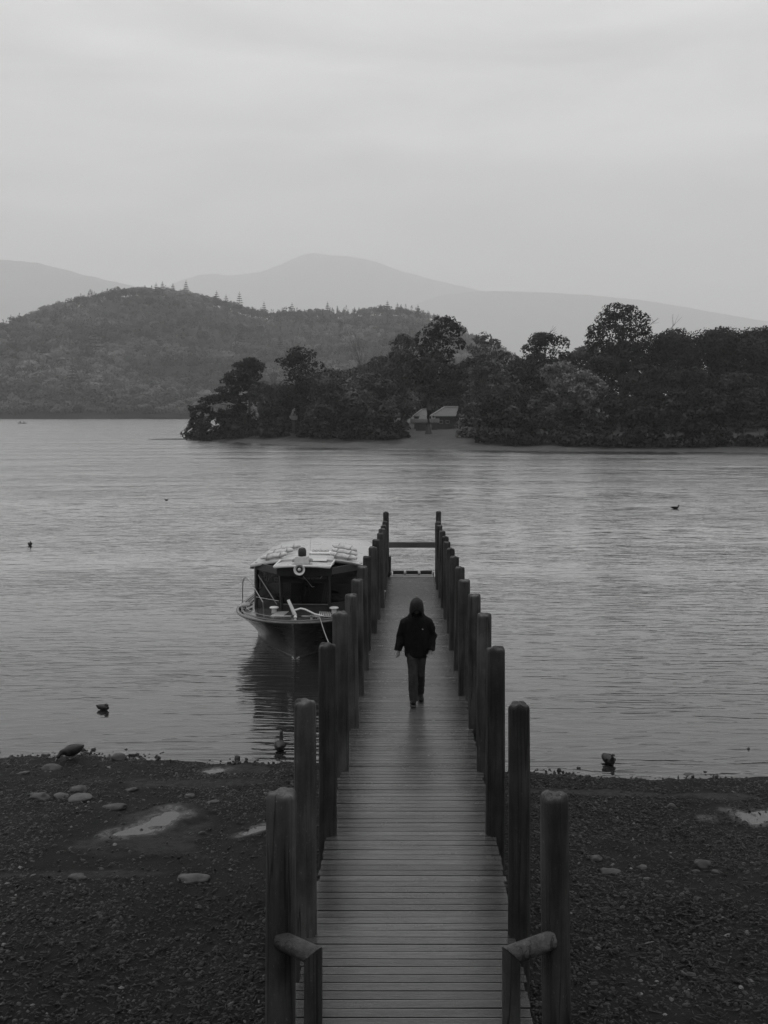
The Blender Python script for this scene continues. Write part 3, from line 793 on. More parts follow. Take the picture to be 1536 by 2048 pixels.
# front: centre bay
def panel(a, b_, z0, z1, th, name, m_, y_lean=0.0, parent=launch):
    a, b_ = Vector(a), Vector(b_); d = (b_ - a).normalized(); nrm = Vector((-d.y, d.x)) * th / 2
    v = [(a + nrm, z0), (b_ + nrm, z0), (b_ - nrm, z0), (a - nrm, z0), (a + nrm, z1), (b_ + nrm, z1), (b_ - nrm, z1), (a - nrm, z1)]
    return MB().add([(p.x, p.y + (y_lean if z == z1 else 0), z) for p, z in v], [(0, 1, 2, 3), (4, 7, 6, 5), (0, 4, 5, 1), (1, 5, 6, 2), (2, 6, 7, 3), (3, 7, 4, 0)]).build(name, m_, parent)
YB = 1.15
panel((CX - .66, YB), (CX + .66, YB), .96, 1.20, .05, 'cabin_front', M_DKWOOD)
panel((CX - .72, YB - .36), (CX + .72, YB - .36), 2.03, 2.34, .05, 'header_board', M_DKWOOD)
for x in (-.64, .64):
    MB().tube([(CX + x, YB, .95), (CX + x * 1.02, YB - .36, 2.32)], [(.055, .045)] * 2, 4, up=(1, 0, 0)).build('pillar', M_DKWOOD, launch)
wg_ = MB().add([(CX - .60, YB - .02, 1.2), (CX + .60, YB - .02, 1.2), (CX + .60, YB - .36, 2.04), (CX - .60, YB - .36, 2.04)], [(0, 1, 2, 3)]).build('windscreen', M_GLASS, launch)
MB().tube([(CX - .62, YB - .05, 1.21), (CX + .62, YB - .05, 1.21)], [(.03, .025)] * 2, 6).build('frame', M_VARN, wg_)
MB().tube([(CX - .02, YB - .40, 2.02), (CX + .10, YB - .31, 1.86), (CX + .20, YB - .28, 1.72)], .010, 5).tube([(CX + .20, YB - .28, 1.72), (CX + .26, YB - .28, 1.73)], .012, 5).build('wiper', M_CHROME, launch)
MB().tube([(CX + .42, YB - .35, 1.96), (CX + .48, YB - .34, 2.02)], .012, 5).build('wiper', M_CHROME, launch)
# wings of the front and the sides
YW, XW = 1.82, 1.44
for sgn in (-1, 1):
    a, b_ = (CX + sgn * .66, YB + .02), (CX + sgn * XW, YW)
    panel(a, b_, .92, 1.24, .05, 'cabin_front', M_DKWOOD)
    panel((CX + sgn * .72, YB - .3), (CX + sgn * (XW + .02), YW - .04), 2.06, 2.24, .04, 'header_board', M_DKWOOD)
    MB().tube([(CX + sgn * XW, YW, .9), (CX + sgn * XW, YW - .05, 2.20)], [(.06, .06)] * 2, 4).build('pillar', M_DKWOOD, launch)
    MB().add([(a[0], a[1], 1.24), (b_[0], b_[1], 1.24), (b_[0], b_[1] - .05, 2.07), (a[0], a[1] - .3, 2.07)], [(0, 1, 2, 3)]).build('window_pane', M_GLASS, launch)
    panel((CX + sgn * XW, YW), (CX + sgn * XW, 6.5), .9, 1.42, .05, 'cabin_side', M_DKWOOD)
    panel((CX + sgn * XW, YW), (CX + sgn * XW, 6.5), 2.06, 2.2, .05, 'cabin_side', M_DKWOOD)
    for k in range(6):
        y0 = YW + .82 * k
        if k: MB().box((CX + sgn * XW, y0, 1.74), (.06, .07, .66)).build('pillar', M_DKWOOD, launch)
        MB().box((CX + sgn * XW, y0 + .41, 1.74), (.012, .76, .66)).build('window_pane', M_GLASS, launch)
panel((CX - XW, 6.5), (CX + XW, 6.5), .9, 2.2, .05, 'cabin_back', M_DKWOOD)
MB().box((CX, 4.0, .55), (2.7, 4.9, .06)).build('cabin_floor', M_SEAT, launch)
for k in range(4):
    for sgn in (-1, 1):
        MB().box((CX + sgn * .85, 2.9 + k * .95, .85), (.95, .4, .5)).box((CX + sgn * .85, 3.12 + k * .95, 1.25), (.95, .07, .45)).build('bench', M_SEAT, launch, bevel=.02)
# foredeck fittings
for sgn in (-1, 1):
    c = (CX + sgn * .80 - .02, .92, zg(.9) + .02)
    MB().lathe(c, [(.075, 0), (.068, .03), (.066, .10), (.062, .12)], 14).build('mushroom_vent', M_PALEP, launch, smooth=True)
    MB().lathe((c[0], c[1], c[2] + .12), [(.06, 0), (.12, .012), (.125, .03), (.10, .05), (.04, .058)], 16).build('vent_cap', M_WHITE, launch, smooth=True)
    rp = [hullpt(t)[1] for t in (.22, .3, .4, .5, .6, .7, .8)]
    line = [(sgn * x * .88, y + .12, zg(y) + .11) for x, y in rp]
    line = [(line[0][0], line[0][1], line[0][2] - .1)] + line
    MB().tube(line, .010, 6).build('bow_rail', M_CHROME, launch, smooth=True)
MB().lathe((.02, -.12, 1.0), [(.03, 0), (.03, .06)], 10).ball((.02, -.12, 1.11), .045).build('bow_light', M_WHITE, launch, smooth=True)
for x in (.42, .60):
    MB().lathe((x, .0, 1.02), [(.04, 0), (.03, .03), (.025, .08), (.04, .10)], 10).build('cleat', M_CHROME, launch, smooth=True)
# boarding rails on the port side
z0 = .98
MB().tube([(-1.74, 2.0, z0), (-1.72, 1.95, z0 + .70), (-1.66, 1.85, z0 + .82), (-1.55, 1.75, z0 + .84), (-1.44, 1.6, z0 + .76), (-1.0, 1.0, z0 + .30), (-.98, .98, z0 + .02)], .013, 8).build('boarding_rail', M_CHROME, launch, smooth=True)
MB().tube([(CX - XW, YW - .02, 1.96), (CX - .78, YB + .0, 1.20)], .012, 8).build('boarding_rail', M_CHROME, launch, smooth=True)
MB().tube([(CX - XW, YW - .10, 1.30), (CX - .72, YB - .05, 1.30)], .012, 6).build('boarding_rail', M_CHROME, launch, smooth=True)
# hanging port fender bundle
MB().tube([(-1.80, 1.95, .98), (-1.70, 1.8, 1.05), (-1.55, 1.85, 1.07), (-1.5, 2.05, 1.04)], [.05, .07, .07, .04], 10).build('fender', M_CANVAS, launch, smooth=True)
# horn loudspeaker under the roof lip
hrot = Matrix.Rotation(R(90), 3, 'X')
hs_ = MB().lathe((CX - .06, .30, 2.27), [(.035, -.22), (.05, -.10), (.09, -.02), (.145, .04), (.150, .055), (.13, .055), (.085, .0), (.05, -.03)], 20, rot=Matrix.Rotation(R(90), 3, 'X')).build('horn_speaker', M_WHITE, launch, smooth=True)
MB().lathe((CX - .06, .29, 2.27), [(.085, .01), (.082, .02)], 18, rot=hrot).build('horn_throat', M_BLACK, hs_)
MB().lathe((CX - .06, .27, 2.27), [(.045, .0), (.04, .03), (.02, .045)], 14, rot=hrot).build('horn_centre', M_PALEP, hs_, smooth=True)
# searchlight on a box
sl = MB().box((CX - .03, .62, rz(0) + .10), (.40, .26, .20), taper=.85).build('searchlight', M_PALEP, launch, bevel=.02)
MB().lathe((CX - .03, .62, rz(0) + .18), [(.10, 0), (.11, .08), (.11, .16), (.08, .23), (.03, .25)], 14).build('lamp_housing', M_BLACK, sl, smooth=True)
for sgn in (-1, 1):
    MB().tube([(CX - .03 + sgn * (.2 + .06 * math.cos(a)), .66 + .13 * math.sin(a), rz(0) + .05 + .02 * (a / 6)) for a in np.linspace(0, 18, 40)], .02, 5).build('rope_coil', M_ROPE, launch)
# roof ventilator
vt = MB().box((CX + .22, 2.6, rz(.2) + .03), (.60, .34, .05)).build('roof_ventilator', M_WHITE, launch, bevel=.01)
for k in range(5):
    MB().lathe((CX + .02 + k * .1, 2.64, rz(.2) + .05), [(.045, 0), (.05, .05), (.02, .09)], 10).build('ventilator_cowl', M_PALEP, vt, smooth=True)
MB().box((CX + .36, 1.35, rz(.3) + .01), (.40, .5, .025)).build('roof_hatch', M_PALEP, launch, bevel=.01)
MB().tube([(CX - .02, 2.2, rz(0)), (CX + .02, 2.25, rz(0) + 1.0)], [.004, .002], 4).build('aerial', M_BLACK, launch)
MB().box((-1.80 + CX + .25, 1.72, 2.12), (.10, .06, .07)).build('side_light', M_BLACK, launch)

def boat_world(p):
    c, s = math.cos(R(-1.6)), math.sin(R(-1.6)); return (BX + p[0] * c - p[1] * s, BY + p[0] * s + p[1] * c, p[2])
# rolled rafts lashed on the roof
for sgn, side in ((-1, 'left'), (1, 'right')):
    for k, (yy, dx, which) in enumerate(((1.9, 0.0, 'front'), (2.8, .05, 'middle'), (3.75, .12, 'rear'))):
        xc = sgn * (.98 if sgn < 0 else .94); hw = .37
        t = thing('rolled_raft', f'pale canvas bundle, the {which} one on the {side} side of the launch roof', 'bundle', boat_world((CX + xc + dx * -sgn, yy, rz(xc) + .085)), R(-1.6) + sgn * R(-6), 'canvas bundles on the launch roof')
        t.rotation_euler[1] = sgn * R(9)
        pts = [(-hw + 2 * hw * i / 8, .03 * math.sin(i * 1.3 + k), .012 * math.sin(i * 2 + k)) for i in range(9)]
        rr = [.035, .066, .078, .072, .08, .073, .078, .066, .04]
        MB().tube(pts, [(r_ * 1.35, r_ * .95) for r_ in rr], 12).build('canvas_roll', M_CANVAS, t, smooth=True)
        for q in (-.2, .17):
            MB().tube([(q + .03 * math.sin(a), .115 * math.cos(a), .085 * math.sin(a)) for a in np.linspace(0, 6.283, 17)], .012, 5).build('lashing', M_ROPE, t)
# anchor on the foredeck
an = thing('anchor', 'pale plough anchor lying on the launch foredeck', 'anchor', boat_world((0, .25, 1.03)), R(-1.6))
MB().prism([(-.36, .03), (-.30, .03), (-.10, .42), (-.18, .43)], -.16, -.12, 'y').build('fluke', M_PALEP, an) if False else None
MB().add([(-.02, -.02, .02), (.06, -.06, .0), (-.20, .10, .45), (-.27, .10, .42), (-.10, .06, .03), (0, .02, .0), (-.20, .13, .45), (-.27, .13, .42)], [(0, 1, 2, 3), (4, 7, 6, 5), (0, 4, 5, 1), (1, 5, 6, 2), (2, 6, 7, 3), (3, 7, 4, 0)]).build('fluke', M_WHITE, an, bevel=.006)
MB().tube([(-.05, .02, .18), (.10, .06, .22), (.22, .04, .20), (.48, -.05, .10), (.74, -.12, .05)], [(.03, .022), (.035, .024), (.03, .024), (.026, .02), (.02, .02)], 8).build('shank', M_WHITE, an, smooth=True)
MB().box((.0, -.04, .03), (.26, .14, .06)).build('roller', M_BLACK, an, bevel=.008)
# mooring line from the bow to the fifth pile
p0 = Vector(boat_world((.62, .02, 1.12))); p1 = Vector((PX[4][0] - U0, F, 0)) * PY[4] / F
p5 = Vector(((703 - U0) * PY[7] / F - .1, PY[7] + .1, deck_z(PY[7]) + .2))
pts = []
for i in range(13):
    t_ = i / 12; q = p0.lerp(p5, t_); q.z -= 0.30 * math.sin(math.pi * t_); pts.append(q)
o = MB().tube([boat_world((.38, .03, 1.12)), boat_world((.5, .0, 1.14))] + pts, .011, 6).build('mooring_rope', M_ROPE, None, smooth=True)
tag(o, 'pale mooring rope running from the launch bow to the jetty', 'rope')

# ================================================================ PERSON
PYY = 17.95; PXX = 0.085
person = thing('person', 'person in black hooded coat and jeans walking along the jetty towards the shore', 'person', (PXX, PYY, deck_z(PYY) + .002))
M_COAT = mat('black_coat', 0.0045, rough=0.8, var=0.4, ns=18, spec=0.08)
M_HOODM = mat('black_hood', 0.008, rough=0.65, var=0.3, ns=14, spec=0.15)
M_JEAN = mat('dark_denim', 0.018, rough=0.8, var=0.5, ns=16, st=(1, 1, .4), spec=0.2, bump=.5, bs=22, bdist=.012)
M_SHOE = mat('black_boot', 0.007, rough=0.6, var=0.3, ns=20, spec=.12)
M_SOLE = mat('boot_sole', 0.03, rough=0.6, var=0.3, ns=20)
M_SKIN = mat('skin', 0.20, rough=0.5, var=0.18, ns=30, spec=0.4)
# body: one skin, feet to fingertips
bd = MB()
bd.tube([(0, 0, .92), (0, 0, 1.05), (0, -.01, 1.2), (0, -.01, 1.36), (0, -.02, 1.47), (0, -.05, 1.53)], [(.15, .10), (.14, .10), (.15, .11), (.17, .11), (.13, .09), (.06, .06)], 14, up=(0, 1, 0))
bd.tube([(0, -.04, 1.48), (0, -.075, 1.56), (0, -.10, 1.60)], [.06, .055, .055], 10)
hr = Matrix.Rotation(R(46), 3, 'X')          # bowed head
HC = Vector((0, -.125, 1.655))
bd.ball(HC, (.075, .098, .115), 16, 12, hr)
bd.ball(HC + hr @ Vector((0, -.035, -.075)), (.052, .055, .05), 12, 8, hr)        # jaw and chin
bd.tube([HC + hr @ Vector((0, -.088, .015)), HC + hr @ Vector((0, -.118, -.028)), HC + hr @ Vector((0, -.09, -.036))], [.010, .016, .012], 8)
for sgn in (-1, 1):
    bd.ball(HC + hr @ Vector((sgn * .077, .01, -.01)), (.012, .022, .034), 8, 6, hr)
    bd.tube([HC + hr @ Vector((sgn * .012, -.094, .028)), HC + hr @ Vector((sgn * .05, -.082, .03))], [.010, .009], 6)
bd.tube([HC + hr @ Vector((-.025, -.088, -.068)), HC + hr @ Vector((.025, -.088, -.068))], .009, 6)
# right arm (left in the picture) swings, left arm ends in the coat pocket
RA = [Vector(p) for p in ((-.178, -.01, 1.365), (-.258, .03, 1.12), (-.308, -.045, .905))]
LA = [Vector(p) for p in ((.178, -.01, 1.365), (.268, .06, 1.12), (.235, -.05, .915))]
for A in (RA, LA):
    m1 = A[0].lerp(A[1], .5); m2 = A[1].lerp(A[2], .4)
    bd.tube([A[0], m1, A[1], m2, A[2]], [.06, .05, .042, .042, .028], 10)
def hand(W, d, side, thumb_dir, curl):
    """palm, four unequal bent fingers and a thumb; W wrist, d pointing down the hand, side across the knuckles"""
    d = Vector(d).normalized(); side = Vector(side).normalized(); nrm = d.cross(side).normalized()
    bd.tube([W, W + d * .03, W + d * .085], [(.026, .02), (.036, .018), (.040, .015)], 10, up=tuple(nrm))
    for k, (off, ln) in enumerate(((-.030, .070), (-.010, .080), (.011, .075), (.030, .058))):
        b0 = W + d * .08 + side * off; q = d.copy(); p = b0; pts = [p]
        for j in range(3):
            q = (Matrix.Rotation(curl * (1.0 + .25 * k + .3 * j), 3, side) @ q); p = p + q * ln * (.42, .32, .26)[j]; pts.append(p)
        bd.tube(pts, [.0098, .0092, .0085, .0068], 8)
    t0 = W + d * .03 + side * thumb_dir * .03
    t1 = t0 + (d * .6 + side * thumb_dir * .7 + nrm * .25).normalized() * .042; t2 = t1 + (d * .95 + side * thumb_dir * .05 + nrm * .3).normalized() * .034
    bd.tube([t0, t1, t2], [.014, .0105, .008], 8)
hand(RA[2], (.06, -.12, -1), (.75, .66, 0), -1, R(22))
hand(LA[2], (-.25, -.25, -1), (-.75, .6, 0), -1, R(20))
RLg = [Vector(p) for p in ((-.080, 0, .92), (-.060, -.15, .52), (-.050, -.20, .125))]
LLg = [Vector(p) for p in ((.080, 0, .92), (.058, -.01, .50), (.058, .20, .15))]
for A in (RLg, LLg):
    bd.tube([A[0], A[0].lerp(A[1], .5), A[1], A[1].lerp(A[2], .35), A[2]], [.08, .066, .052, .050, .030], 12)
bd.tube([RLg[2], RLg[2] + Vector((-.005, -.05, -.04)), RLg[2] + Vector((-.01, -.12, -.035))], [(.03, .03), (.024, .02), (.02, .014)], 8)
bd.tube([LLg[2], LLg[2] + Vector((.003, -.04, -.045)), LLg[2] + Vector((.01, -.10, -.07))], [(.03, .03), (.022, .02), (.018, .014)], 8)
remesh(bd.build('body', M_SKIN, person), .0065, 2)
# coat
ct = MB()
ct.tube([(0.0, .0, .79), (0, 0, .90), (0, 0, 1.02), (0, 0, 1.15), (0, -.005, 1.28), (0, -.005, 1.39), (0, -.015, 1.46), (0, -.03, 1.515), (0, -.05, 1.555)],
        [(.196, .155), (.205, .16), (.212, .16), (.220, .155), (.226, .152), (.206, .145), (.155, .125), (.112, .10), (.088, .09)], 20, up=(0, 1, 0))
for A in (RA, LA):
    o1 = A[0] + Vector((-.008 if A is RA else .008, 0, -0.02)); m1 = o1.lerp(A[1], .5); m2 = A[1].lerp(A[2], .5); e = A[2]
    ct.tube([o1 + Vector((.10 if A is RA else -.10, 0, .045)), o1 + Vector((.045 if A is RA else -.045, 0, .03)), o1, m1, A[1], m2, e], [.07, .090, .096, .094, .086, .074, .062], 14)
    ct.tube([e.lerp(A[1], .08), e + (e - A[1]).normalized() * .012], [.064, .070], 12)
ct.box((.262, -.07, .925), (.10, .12, .03), Matrix.Rotation(R(25), 3, 'Y'))
coat = remesh(ct.build('coat', M_COAT, person), .012, 5, .02, .09)
MB().ball((.10, -.152, 1.27), (.012, .006, .008), 8, 6).build('coat_badge', M_PALEP, coat)
# hood: open shell round the bowed head
hd = MB(); hcn = HC + Vector((0, .02, -.005)); seg, rings_ = 28, 18
opn = Vector((0, -.66, -.75)).normalized()
grid = []
for i in range(rings_ + 1):
    # polar axis points into the opening; sweep from its rim to the back
    th = R(36) + (math.pi - R(36)) * i / rings_
    row = []
    for k in range(seg):
        q = 2 * math.pi * k / seg
        ax = opn; e1 = Vector((1, 0, 0)); e2 = ax.cross(e1)
        dd = ax * math.cos(th) + (e1 * math.cos(q) + e2 * math.sin(q)) * math.sin(th)
        ex = Vector((dd.x * .114, dd.y * .168, dd.z * .150))
        if ex.z < 0: ex.z *= 1.45; ex.x *= 1 + .22 * min(1, -dd.z * 2)
        if dd.z > 0: ex.x *= 1 - .20 * dd.z; ex.z = .136 * dd.z ** .72
        if i == 0: ex = ex * 1.04
        row.append(hcn + ex)
    grid.append(row)
hd.add([p for r_ in grid for p in r_], [(i * seg + k, i * seg + (k + 1) % seg, (i + 1) * seg + (k + 1) % seg, (i + 1) * seg + k) for i in range(rings_) for k in range(seg)])
ho_ = hd.build('hood', M_HOODM, coat, smooth=True)
so = ho_.modifiers.new('thick', 'SOLIDIFY'); so.thickness = .012
# jeans
je = MB()
for A, sx in ((RLg, -1), (LLg, 1)):
    a0, k_, an_ = A
    low = an_ - (k_ - an_).normalized() * .025
    je.tube([a0 + Vector((0, 0, .05)), a0.lerp(k_, .35), a0.lerp(k_, .8), k_, k_.lerp(low, .35), k_.lerp(low, .75), low], [(.094, .108), (.094, .102), (.078, .084), (.080, .086), (.082, .088), (.074, .080), (.074, .078)], 14, up=(0, 1, 0))
    je.tube([low + Vector((0, 0, .05)), low + Vector((0, 0, .02))], [(.072, .074)] * 2, 14, up=(0, 1, 0))
je.ball((0, .0, .92), (.175, .125, .10), 14, 10)
remesh(je.build('jeans', M_JEAN, person), .010, 3, .022, .05)
# boots
for A, toe in ((RLg, Vector((-.08, -1, .16))), (LLg, Vector((.10, -1, -.30)))):
    an_ = A[2]; toe = toe.normalized(); dn = Vector((0, 0, -1)); lift = an_.z - .10
    sh = MB()
    c = an_ + Vector((0, .02, -.045))
    sh.tube([an_ + Vector((0, .0, .10)), an_ + Vector((0, .01, .03)), an_ + Vector((0, .01, -.03))], [(.052, .056), (.054, .060), (.055, .068)], 12)
    sh.tube([c - toe * .055, c - toe * .02, c + toe * .06, c + toe * .13, c + toe * .19, c + toe * .225], [(.036, .035), (.046, .045), (.048, .042), (.052, .034), (.048, .028), (.028, .018)], 14)
    so_ = remesh(sh.build('boot', M_SHOE, person), .008, 3)
    ms = MB(); rot = Vector((0, -1, 0)).rotation_difference(toe).to_matrix()
    outl = [(-.036, .065), (-.044, .02), (-.045, -.06), (-.054, -.13), (-.050, -.19), (-.026, -.24), (.026, -.24), (.050, -.19), (.054, -.13), (.045, -.06), (.044, .02), (.036, .065)]
    for z0_, z1_ in ((-.058, -.034),):
        ms.add([c + rot @ Vector((x, y_, z)) for z in (z0_, z1_) for x, y_ in outl], [tuple(range(12))[::-1], tuple(range(12, 24))] + [(k, (k + 1) % 12, 12 + (k + 1) % 12, 12 + k) for k in range(12)])
    ms.build('sole', M_SOLE, so_)

# ================================================================ BIRDS AND CANOE
M_DUCK = mat('dark_plumage', 0.012, rough=0.6, var=0.6, ns=16, orand=.2, spec=.3)
M_BILL = mat('duck_bill', 0.10, rough=0.4, var=0.2, ns=20)
M_PALEF = mat('pale_feather', 0.25, rough=0.7, var=0.3, ns=20)
def duck(loc, rz_, label, pose='swim', s=1.0):
    t = thing('duck', label, 'duck', tuple(loc), rz_, 'ducks on and beside the water'); b_ = MB()
    zo = .10 if pose in ('stand', 'feed') else (.035 if pose != 'upright' else .05)
    def q(p): return Vector(p) * s
    # trunk along -y, tail at +y
    ys_ = [-.20, -.16, -.08, .02, .12, .19, .25]; ww = [.025, .065, .095, .102, .085, .05, .012]; hh = [.03, .06, .082, .085, .07, .04, .012]; zc_ = [.05, .045, .04, .04, .05, .065, .085]
    b_.tube([q((0, a, c + zo)) for a, c in zip(ys_, zc_)], [(x * s, y_ * s) for x, y_ in zip(ww, hh)], 16)
    bill = MB()
    if pose in ('swim', 'stand', 'upright'):
        nz_ = .22 if pose == 'upright' else .16
        hc = q((0, -.20, zo + nz_)); b_.tube([q((0, -.14, zo + .06)), q((0, -.185, zo + .11)), hc], [.055 * s, .04 * s, .034 * s], 12)
        b_.ball(hc + q((0, -.012, .018)), (.036 * s, .046 * s, .040 * s), 12, 8)
        bill.tube([hc + q((0, -.05, .012)), hc + q((0, -.085, .002)), hc + q((0, -.108, .0))], [(.018 * s, .014 * s), (.018 * s, .007 * s), (.012 * s, .004 * s)], 8)
    elif pose == 'rest':       # bill tucked over the back
        hc = q((0, -.10, zo + .13)); b_.tube([q((0, -.15, zo + .07)), q((0, -.16, zo + .11)), hc], [.055 * s, .042 * s, .036 * s], 12)
        b_.ball(hc, (.038 * s, .048 * s, .038 * s), 12, 8); bill.tube([hc + q((0, .03, .0)), hc + q((0, .075, -.01))], [(.016 * s, .009 * s)] * 2, 8)
    else:                      # feeding, head down
        hc = q((0, -.30, zo - .01)); b_.tube([q((0, -.16, zo + .05)), q((0, -.24, zo + .05)), hc], [.055 * s, .04 * s, .032 * s], 12)
        b_.ball(hc, (.034 * s, .042 * s, .036 * s), 12, 8); bill.tube([hc + q((0, -.03, -.02)), hc + q((0, -.07, -.06))], [(.016 * s, .010 * s), (.01 * s, .004 * s)], 8)
    remesh(b_.build('body', M_DUCK, t), .009 * s, 2)
    bill.build('bill', M_BILL, t, smooth=True)
    for sgn in (-1, 1):
        MB().tube([q((sgn * .085, -.10, zo + .06)), q((sgn * .10, .0, zo + .065)), q((sgn * .075, .12, zo + .075)), q((sgn * .02, .22, zo + .09))], [(.02 * s, .035 * s), (.022 * s, .05 * s), (.018 * s, .035 * s), (.005 * s, .008 * s)], 8).build('wing', M_DUCK, t, smooth=True)
        if pose in ('stand', 'feed'):
            MB().tube([q((sgn * .04, .0, zo + .02)), q((sgn * .04, -.01, .01)), q((sgn * .045, -.05, .004))], [.008 * s, .007 * s, (.02 * s, .004 * s)], 6).build('leg', M_BILL, t)
    return t
def onwater(u, v): return pt(u, v, 0.0)
def onbeach(u, v):
    z = .1
    for _ in range(10):
        p = pt(u, v, z); z = float(beach_z(np.array([p[0]]), np.array([p[1]]))[0])
    p[2] = z; return p
duck(onwater(60, 1091), R(25), 'duck far out on the lake near the left edge', 'swim', .92)
duck(onwater(206, 1420), R(70), 'resting duck on the water left of the launch', 'rest', .72)
duck(onwater(560, 1501), R(180), 'upright duck with stretched neck in the shallows beside the left posts', 'upright', .95)
duck(onwater(1350, 1018), R(80), 'duck swimming far out on the right with raised head', 'swim', 1.1)
duck(onwater(1217, 1527), R(14), 'duck facing the shore in the right shallows', 'swim', .95)
duck(onbeach(145, 1517) + np.array([0, 0, -.01]), R(-48), 'plump duck feeding on the stones at the left waterline', 'feed', .9).scale = (1.15, 1, 1.25)
duck(onwater(333, 1001), R(-60), 'tiny far duck behind the launch to the left', 'swim', .6)
# two paddlers in a canoe far out
cp = onwater(44, 847)
cn = thing('canoe', 'dark canoe far out near the left edge below the wooded hill', 'canoe', tuple(cp), R(80))
vs_ = []
for i in range(13):
    a = -1 + i / 6; w_ = .42 * (1 - a * a) ** .7; sh_ = .14 * a * a
    vs_ += [(-w_, a * 2.3, .32 + sh_), (-w_ * .7, a * 2.3, .05), (0, a * 2.3, -.08), (w_ * .7, a * 2.3, .05), (w_, a * 2.3, .32 + sh_)]
MB().add(vs_, [(i * 5 + k, i * 5 + k + 1, (i + 1) * 5 + k + 1, (i + 1) * 5 + k) for i in range(12) for k in range(4)]).build('hull', M_BLACK, cn, smooth=True)
MB().box((0, -.9, .25), (.7, .3, .04)).build('seat', M_DKWOOD, cn); MB().box((0, .9, .25), (.7, .3, .04)).build('seat', M_DKWOOD, cn)
for dy, lab in ((-.9, 'kneeling paddler in dark clothes, left in the far canoe'), (.95, 'upright paddler in dark clothes, right in the far canoe')):
    c, s = math.cos(R(80)), math.sin(R(80)); hh = 1.0 if dy < 0 else 1.25
    t = thing('person', lab, 'person', (cp[0] - dy * s, cp[1] + dy * c, .27), R(80), 'paddlers in the far canoe')
    m = MB(); m.tube([(0, 0, 0), (0, 0, .3 * hh), (0, -.03, .55 * hh), (0, -.05, .72 * hh)], [(.20, .17), (.19, .14), (.23, .14), (.08, .08)], 12, up=(0, 1, 0)); m.ball((0, -.07, .90 * hh), (.10, .12, .14), 10, 8)
    for sgn in (-1, 1):
        m.tube([(sgn * .2, -.03, .62 * hh), (sgn * .27, -.15, .40 * hh), (sgn * .12, -.38, .42 * hh)], [.07, .055, .04], 8); m.tube([(sgn * .1, 0, .05), (sgn * .14, -.35, .10), (sgn * .14, -.5, -.1)], [.10, .08, .05], 8)
    remesh(m.build('body', M_COAT, t), .025, 2)
    MB().tube([(-.5, -.42, .05), (.35, -.36, .75 * hh)], .02, 6).build('paddle', M_DKWOOD, t) if False else None

# ================================================================ STONES
M_STONE = mat('wet_stone', 0.042, rough=0.5, var=0.55, ns=7, bump=.6, bs=18, orand=.3, spec=.2, bdist=.01)
def stone(u, v, wpx, hpx, label, pale=1.0, water=False, ang=0.0):
    p = onwater(u, v + hpx * .3) if water else onbeach(u, v + hpx * .3)
    Y = p[1]; a = wpx / 2 * Y / F
    bm = bmesh.new(); bmesh.ops.create_icosphere(bm, subdivisions=3, radius=1.0)
    # seen at a slope: picture height = height + foreshortened depth
    hv = hpx * Y / F; depth = a * random.uniform(.55, .8); hz2 = max(.012, (hv - 2 * depth * H / math.hypot(Y, H) * .72) * .9) if False else max(.015, hv * .55)
    sd_ = Vector((random.random() * 50, random.random() * 50, 0))
    for vv in bm.verts:
        n_ = mnoise.noise(vv.co * 1.2 + sd_) * .42 + mnoise.noise(vv.co * 3.2 + sd_) * .14
        c = vv.co * (1 + n_)
        c.x = math.copysign(abs(c.x) ** .85, c.x)
        vv.co = Vector((c.x * a, c.y * depth, c.z * hz2))
    me_ = bpy.data.meshes.new('stone'); bm.to_mesh(me_); bm.free(); me_.materials.append(M_STONE)
    me_.polygons.foreach_set('use_smooth', np.ones(len(me_.polygons), bool))
    o = put(bpy.data.objects.new('stone', me_)); o.location = (p[0], p[1], p[2] + hz2 * .12); o.rotation_euler = (random.gauss(0, .08), random.gauss(0, .08), R(ang))
    tag(o, label, 'stone', 'stones on the beach')
for a in [(103, 1533, 42, 14, 'long pale stone nearest the left waterline'), (46, 1545, 26, 6, 'thin flat stone at the left edge below the waterline'), (78, 1591, 40, 18, 'dark rounded stone left of the pale cluster'),
          (158, 1577, 36, 14, 'grey stone at the back of the pale cluster'), (122, 1591, 30, 9, 'low stone at the left of the pale cluster'), (160, 1595, 50, 14, 'pale flat boulder in front of the pale cluster'), (228, 1612, 52, 11, 'pale flat slab right of the cluster'),
          (262, 1578, 26, 7, 'thin pale stone behind the slab'), (155, 1752, 34, 13, 'tilted stone in the bare silt on the left'), (385, 1755, 66, 17, 'long pale boulder alone left of the near post'),
          (380, 1590, 24, 10, 'dark stone beyond the puddle'), (405, 1665, 14, 8, 'small dark stone right of the puddle'), (425, 1603, 26, 6, 'thin stone on the silt beyond the puddle'),
          (1192, 1715, 24, 13, 'rounded stone beside the near right post'), (1222, 1742, 42, 10, 'flat pale stone below the rounded one on the right'), (1285, 1733, 20, 9, 'small stone in the middle of the right beach'), (1295, 1757, 18, 7, 'small low stone under the middle one'),
          (1408, 1727, 40, 20, 'largest stone on the right beach'), (1392, 1741, 18, 6, 'flake at the left foot of the largest right stone'), (1433, 1742, 20, 6, 'flake at the right foot of the largest right stone'), (1343, 1611, 18, 11, 'small stone up the right beach'),
          (1380, 1948, 24, 7, 'pale scrap of stone near the lower right corner'), (237, 1512, 34, 20, 'dark weedy mound at the left waterline'), (1195, 1544, 20, 7, 'stone on the right waterline'), (1380, 1549, 24, 7, 'low stone farther along the right waterline')]:
    stone(*a)
stone(474, 1514, 11, 14, 'small pointed stone standing in the left shallows', water=True)
stone(1497, 1497, 7, 5, 'tiny stone breaking the water at the right edge', water=True)
stone(1157, 1535, 8, 6, 'small stone in the water beside the right posts', water=True)

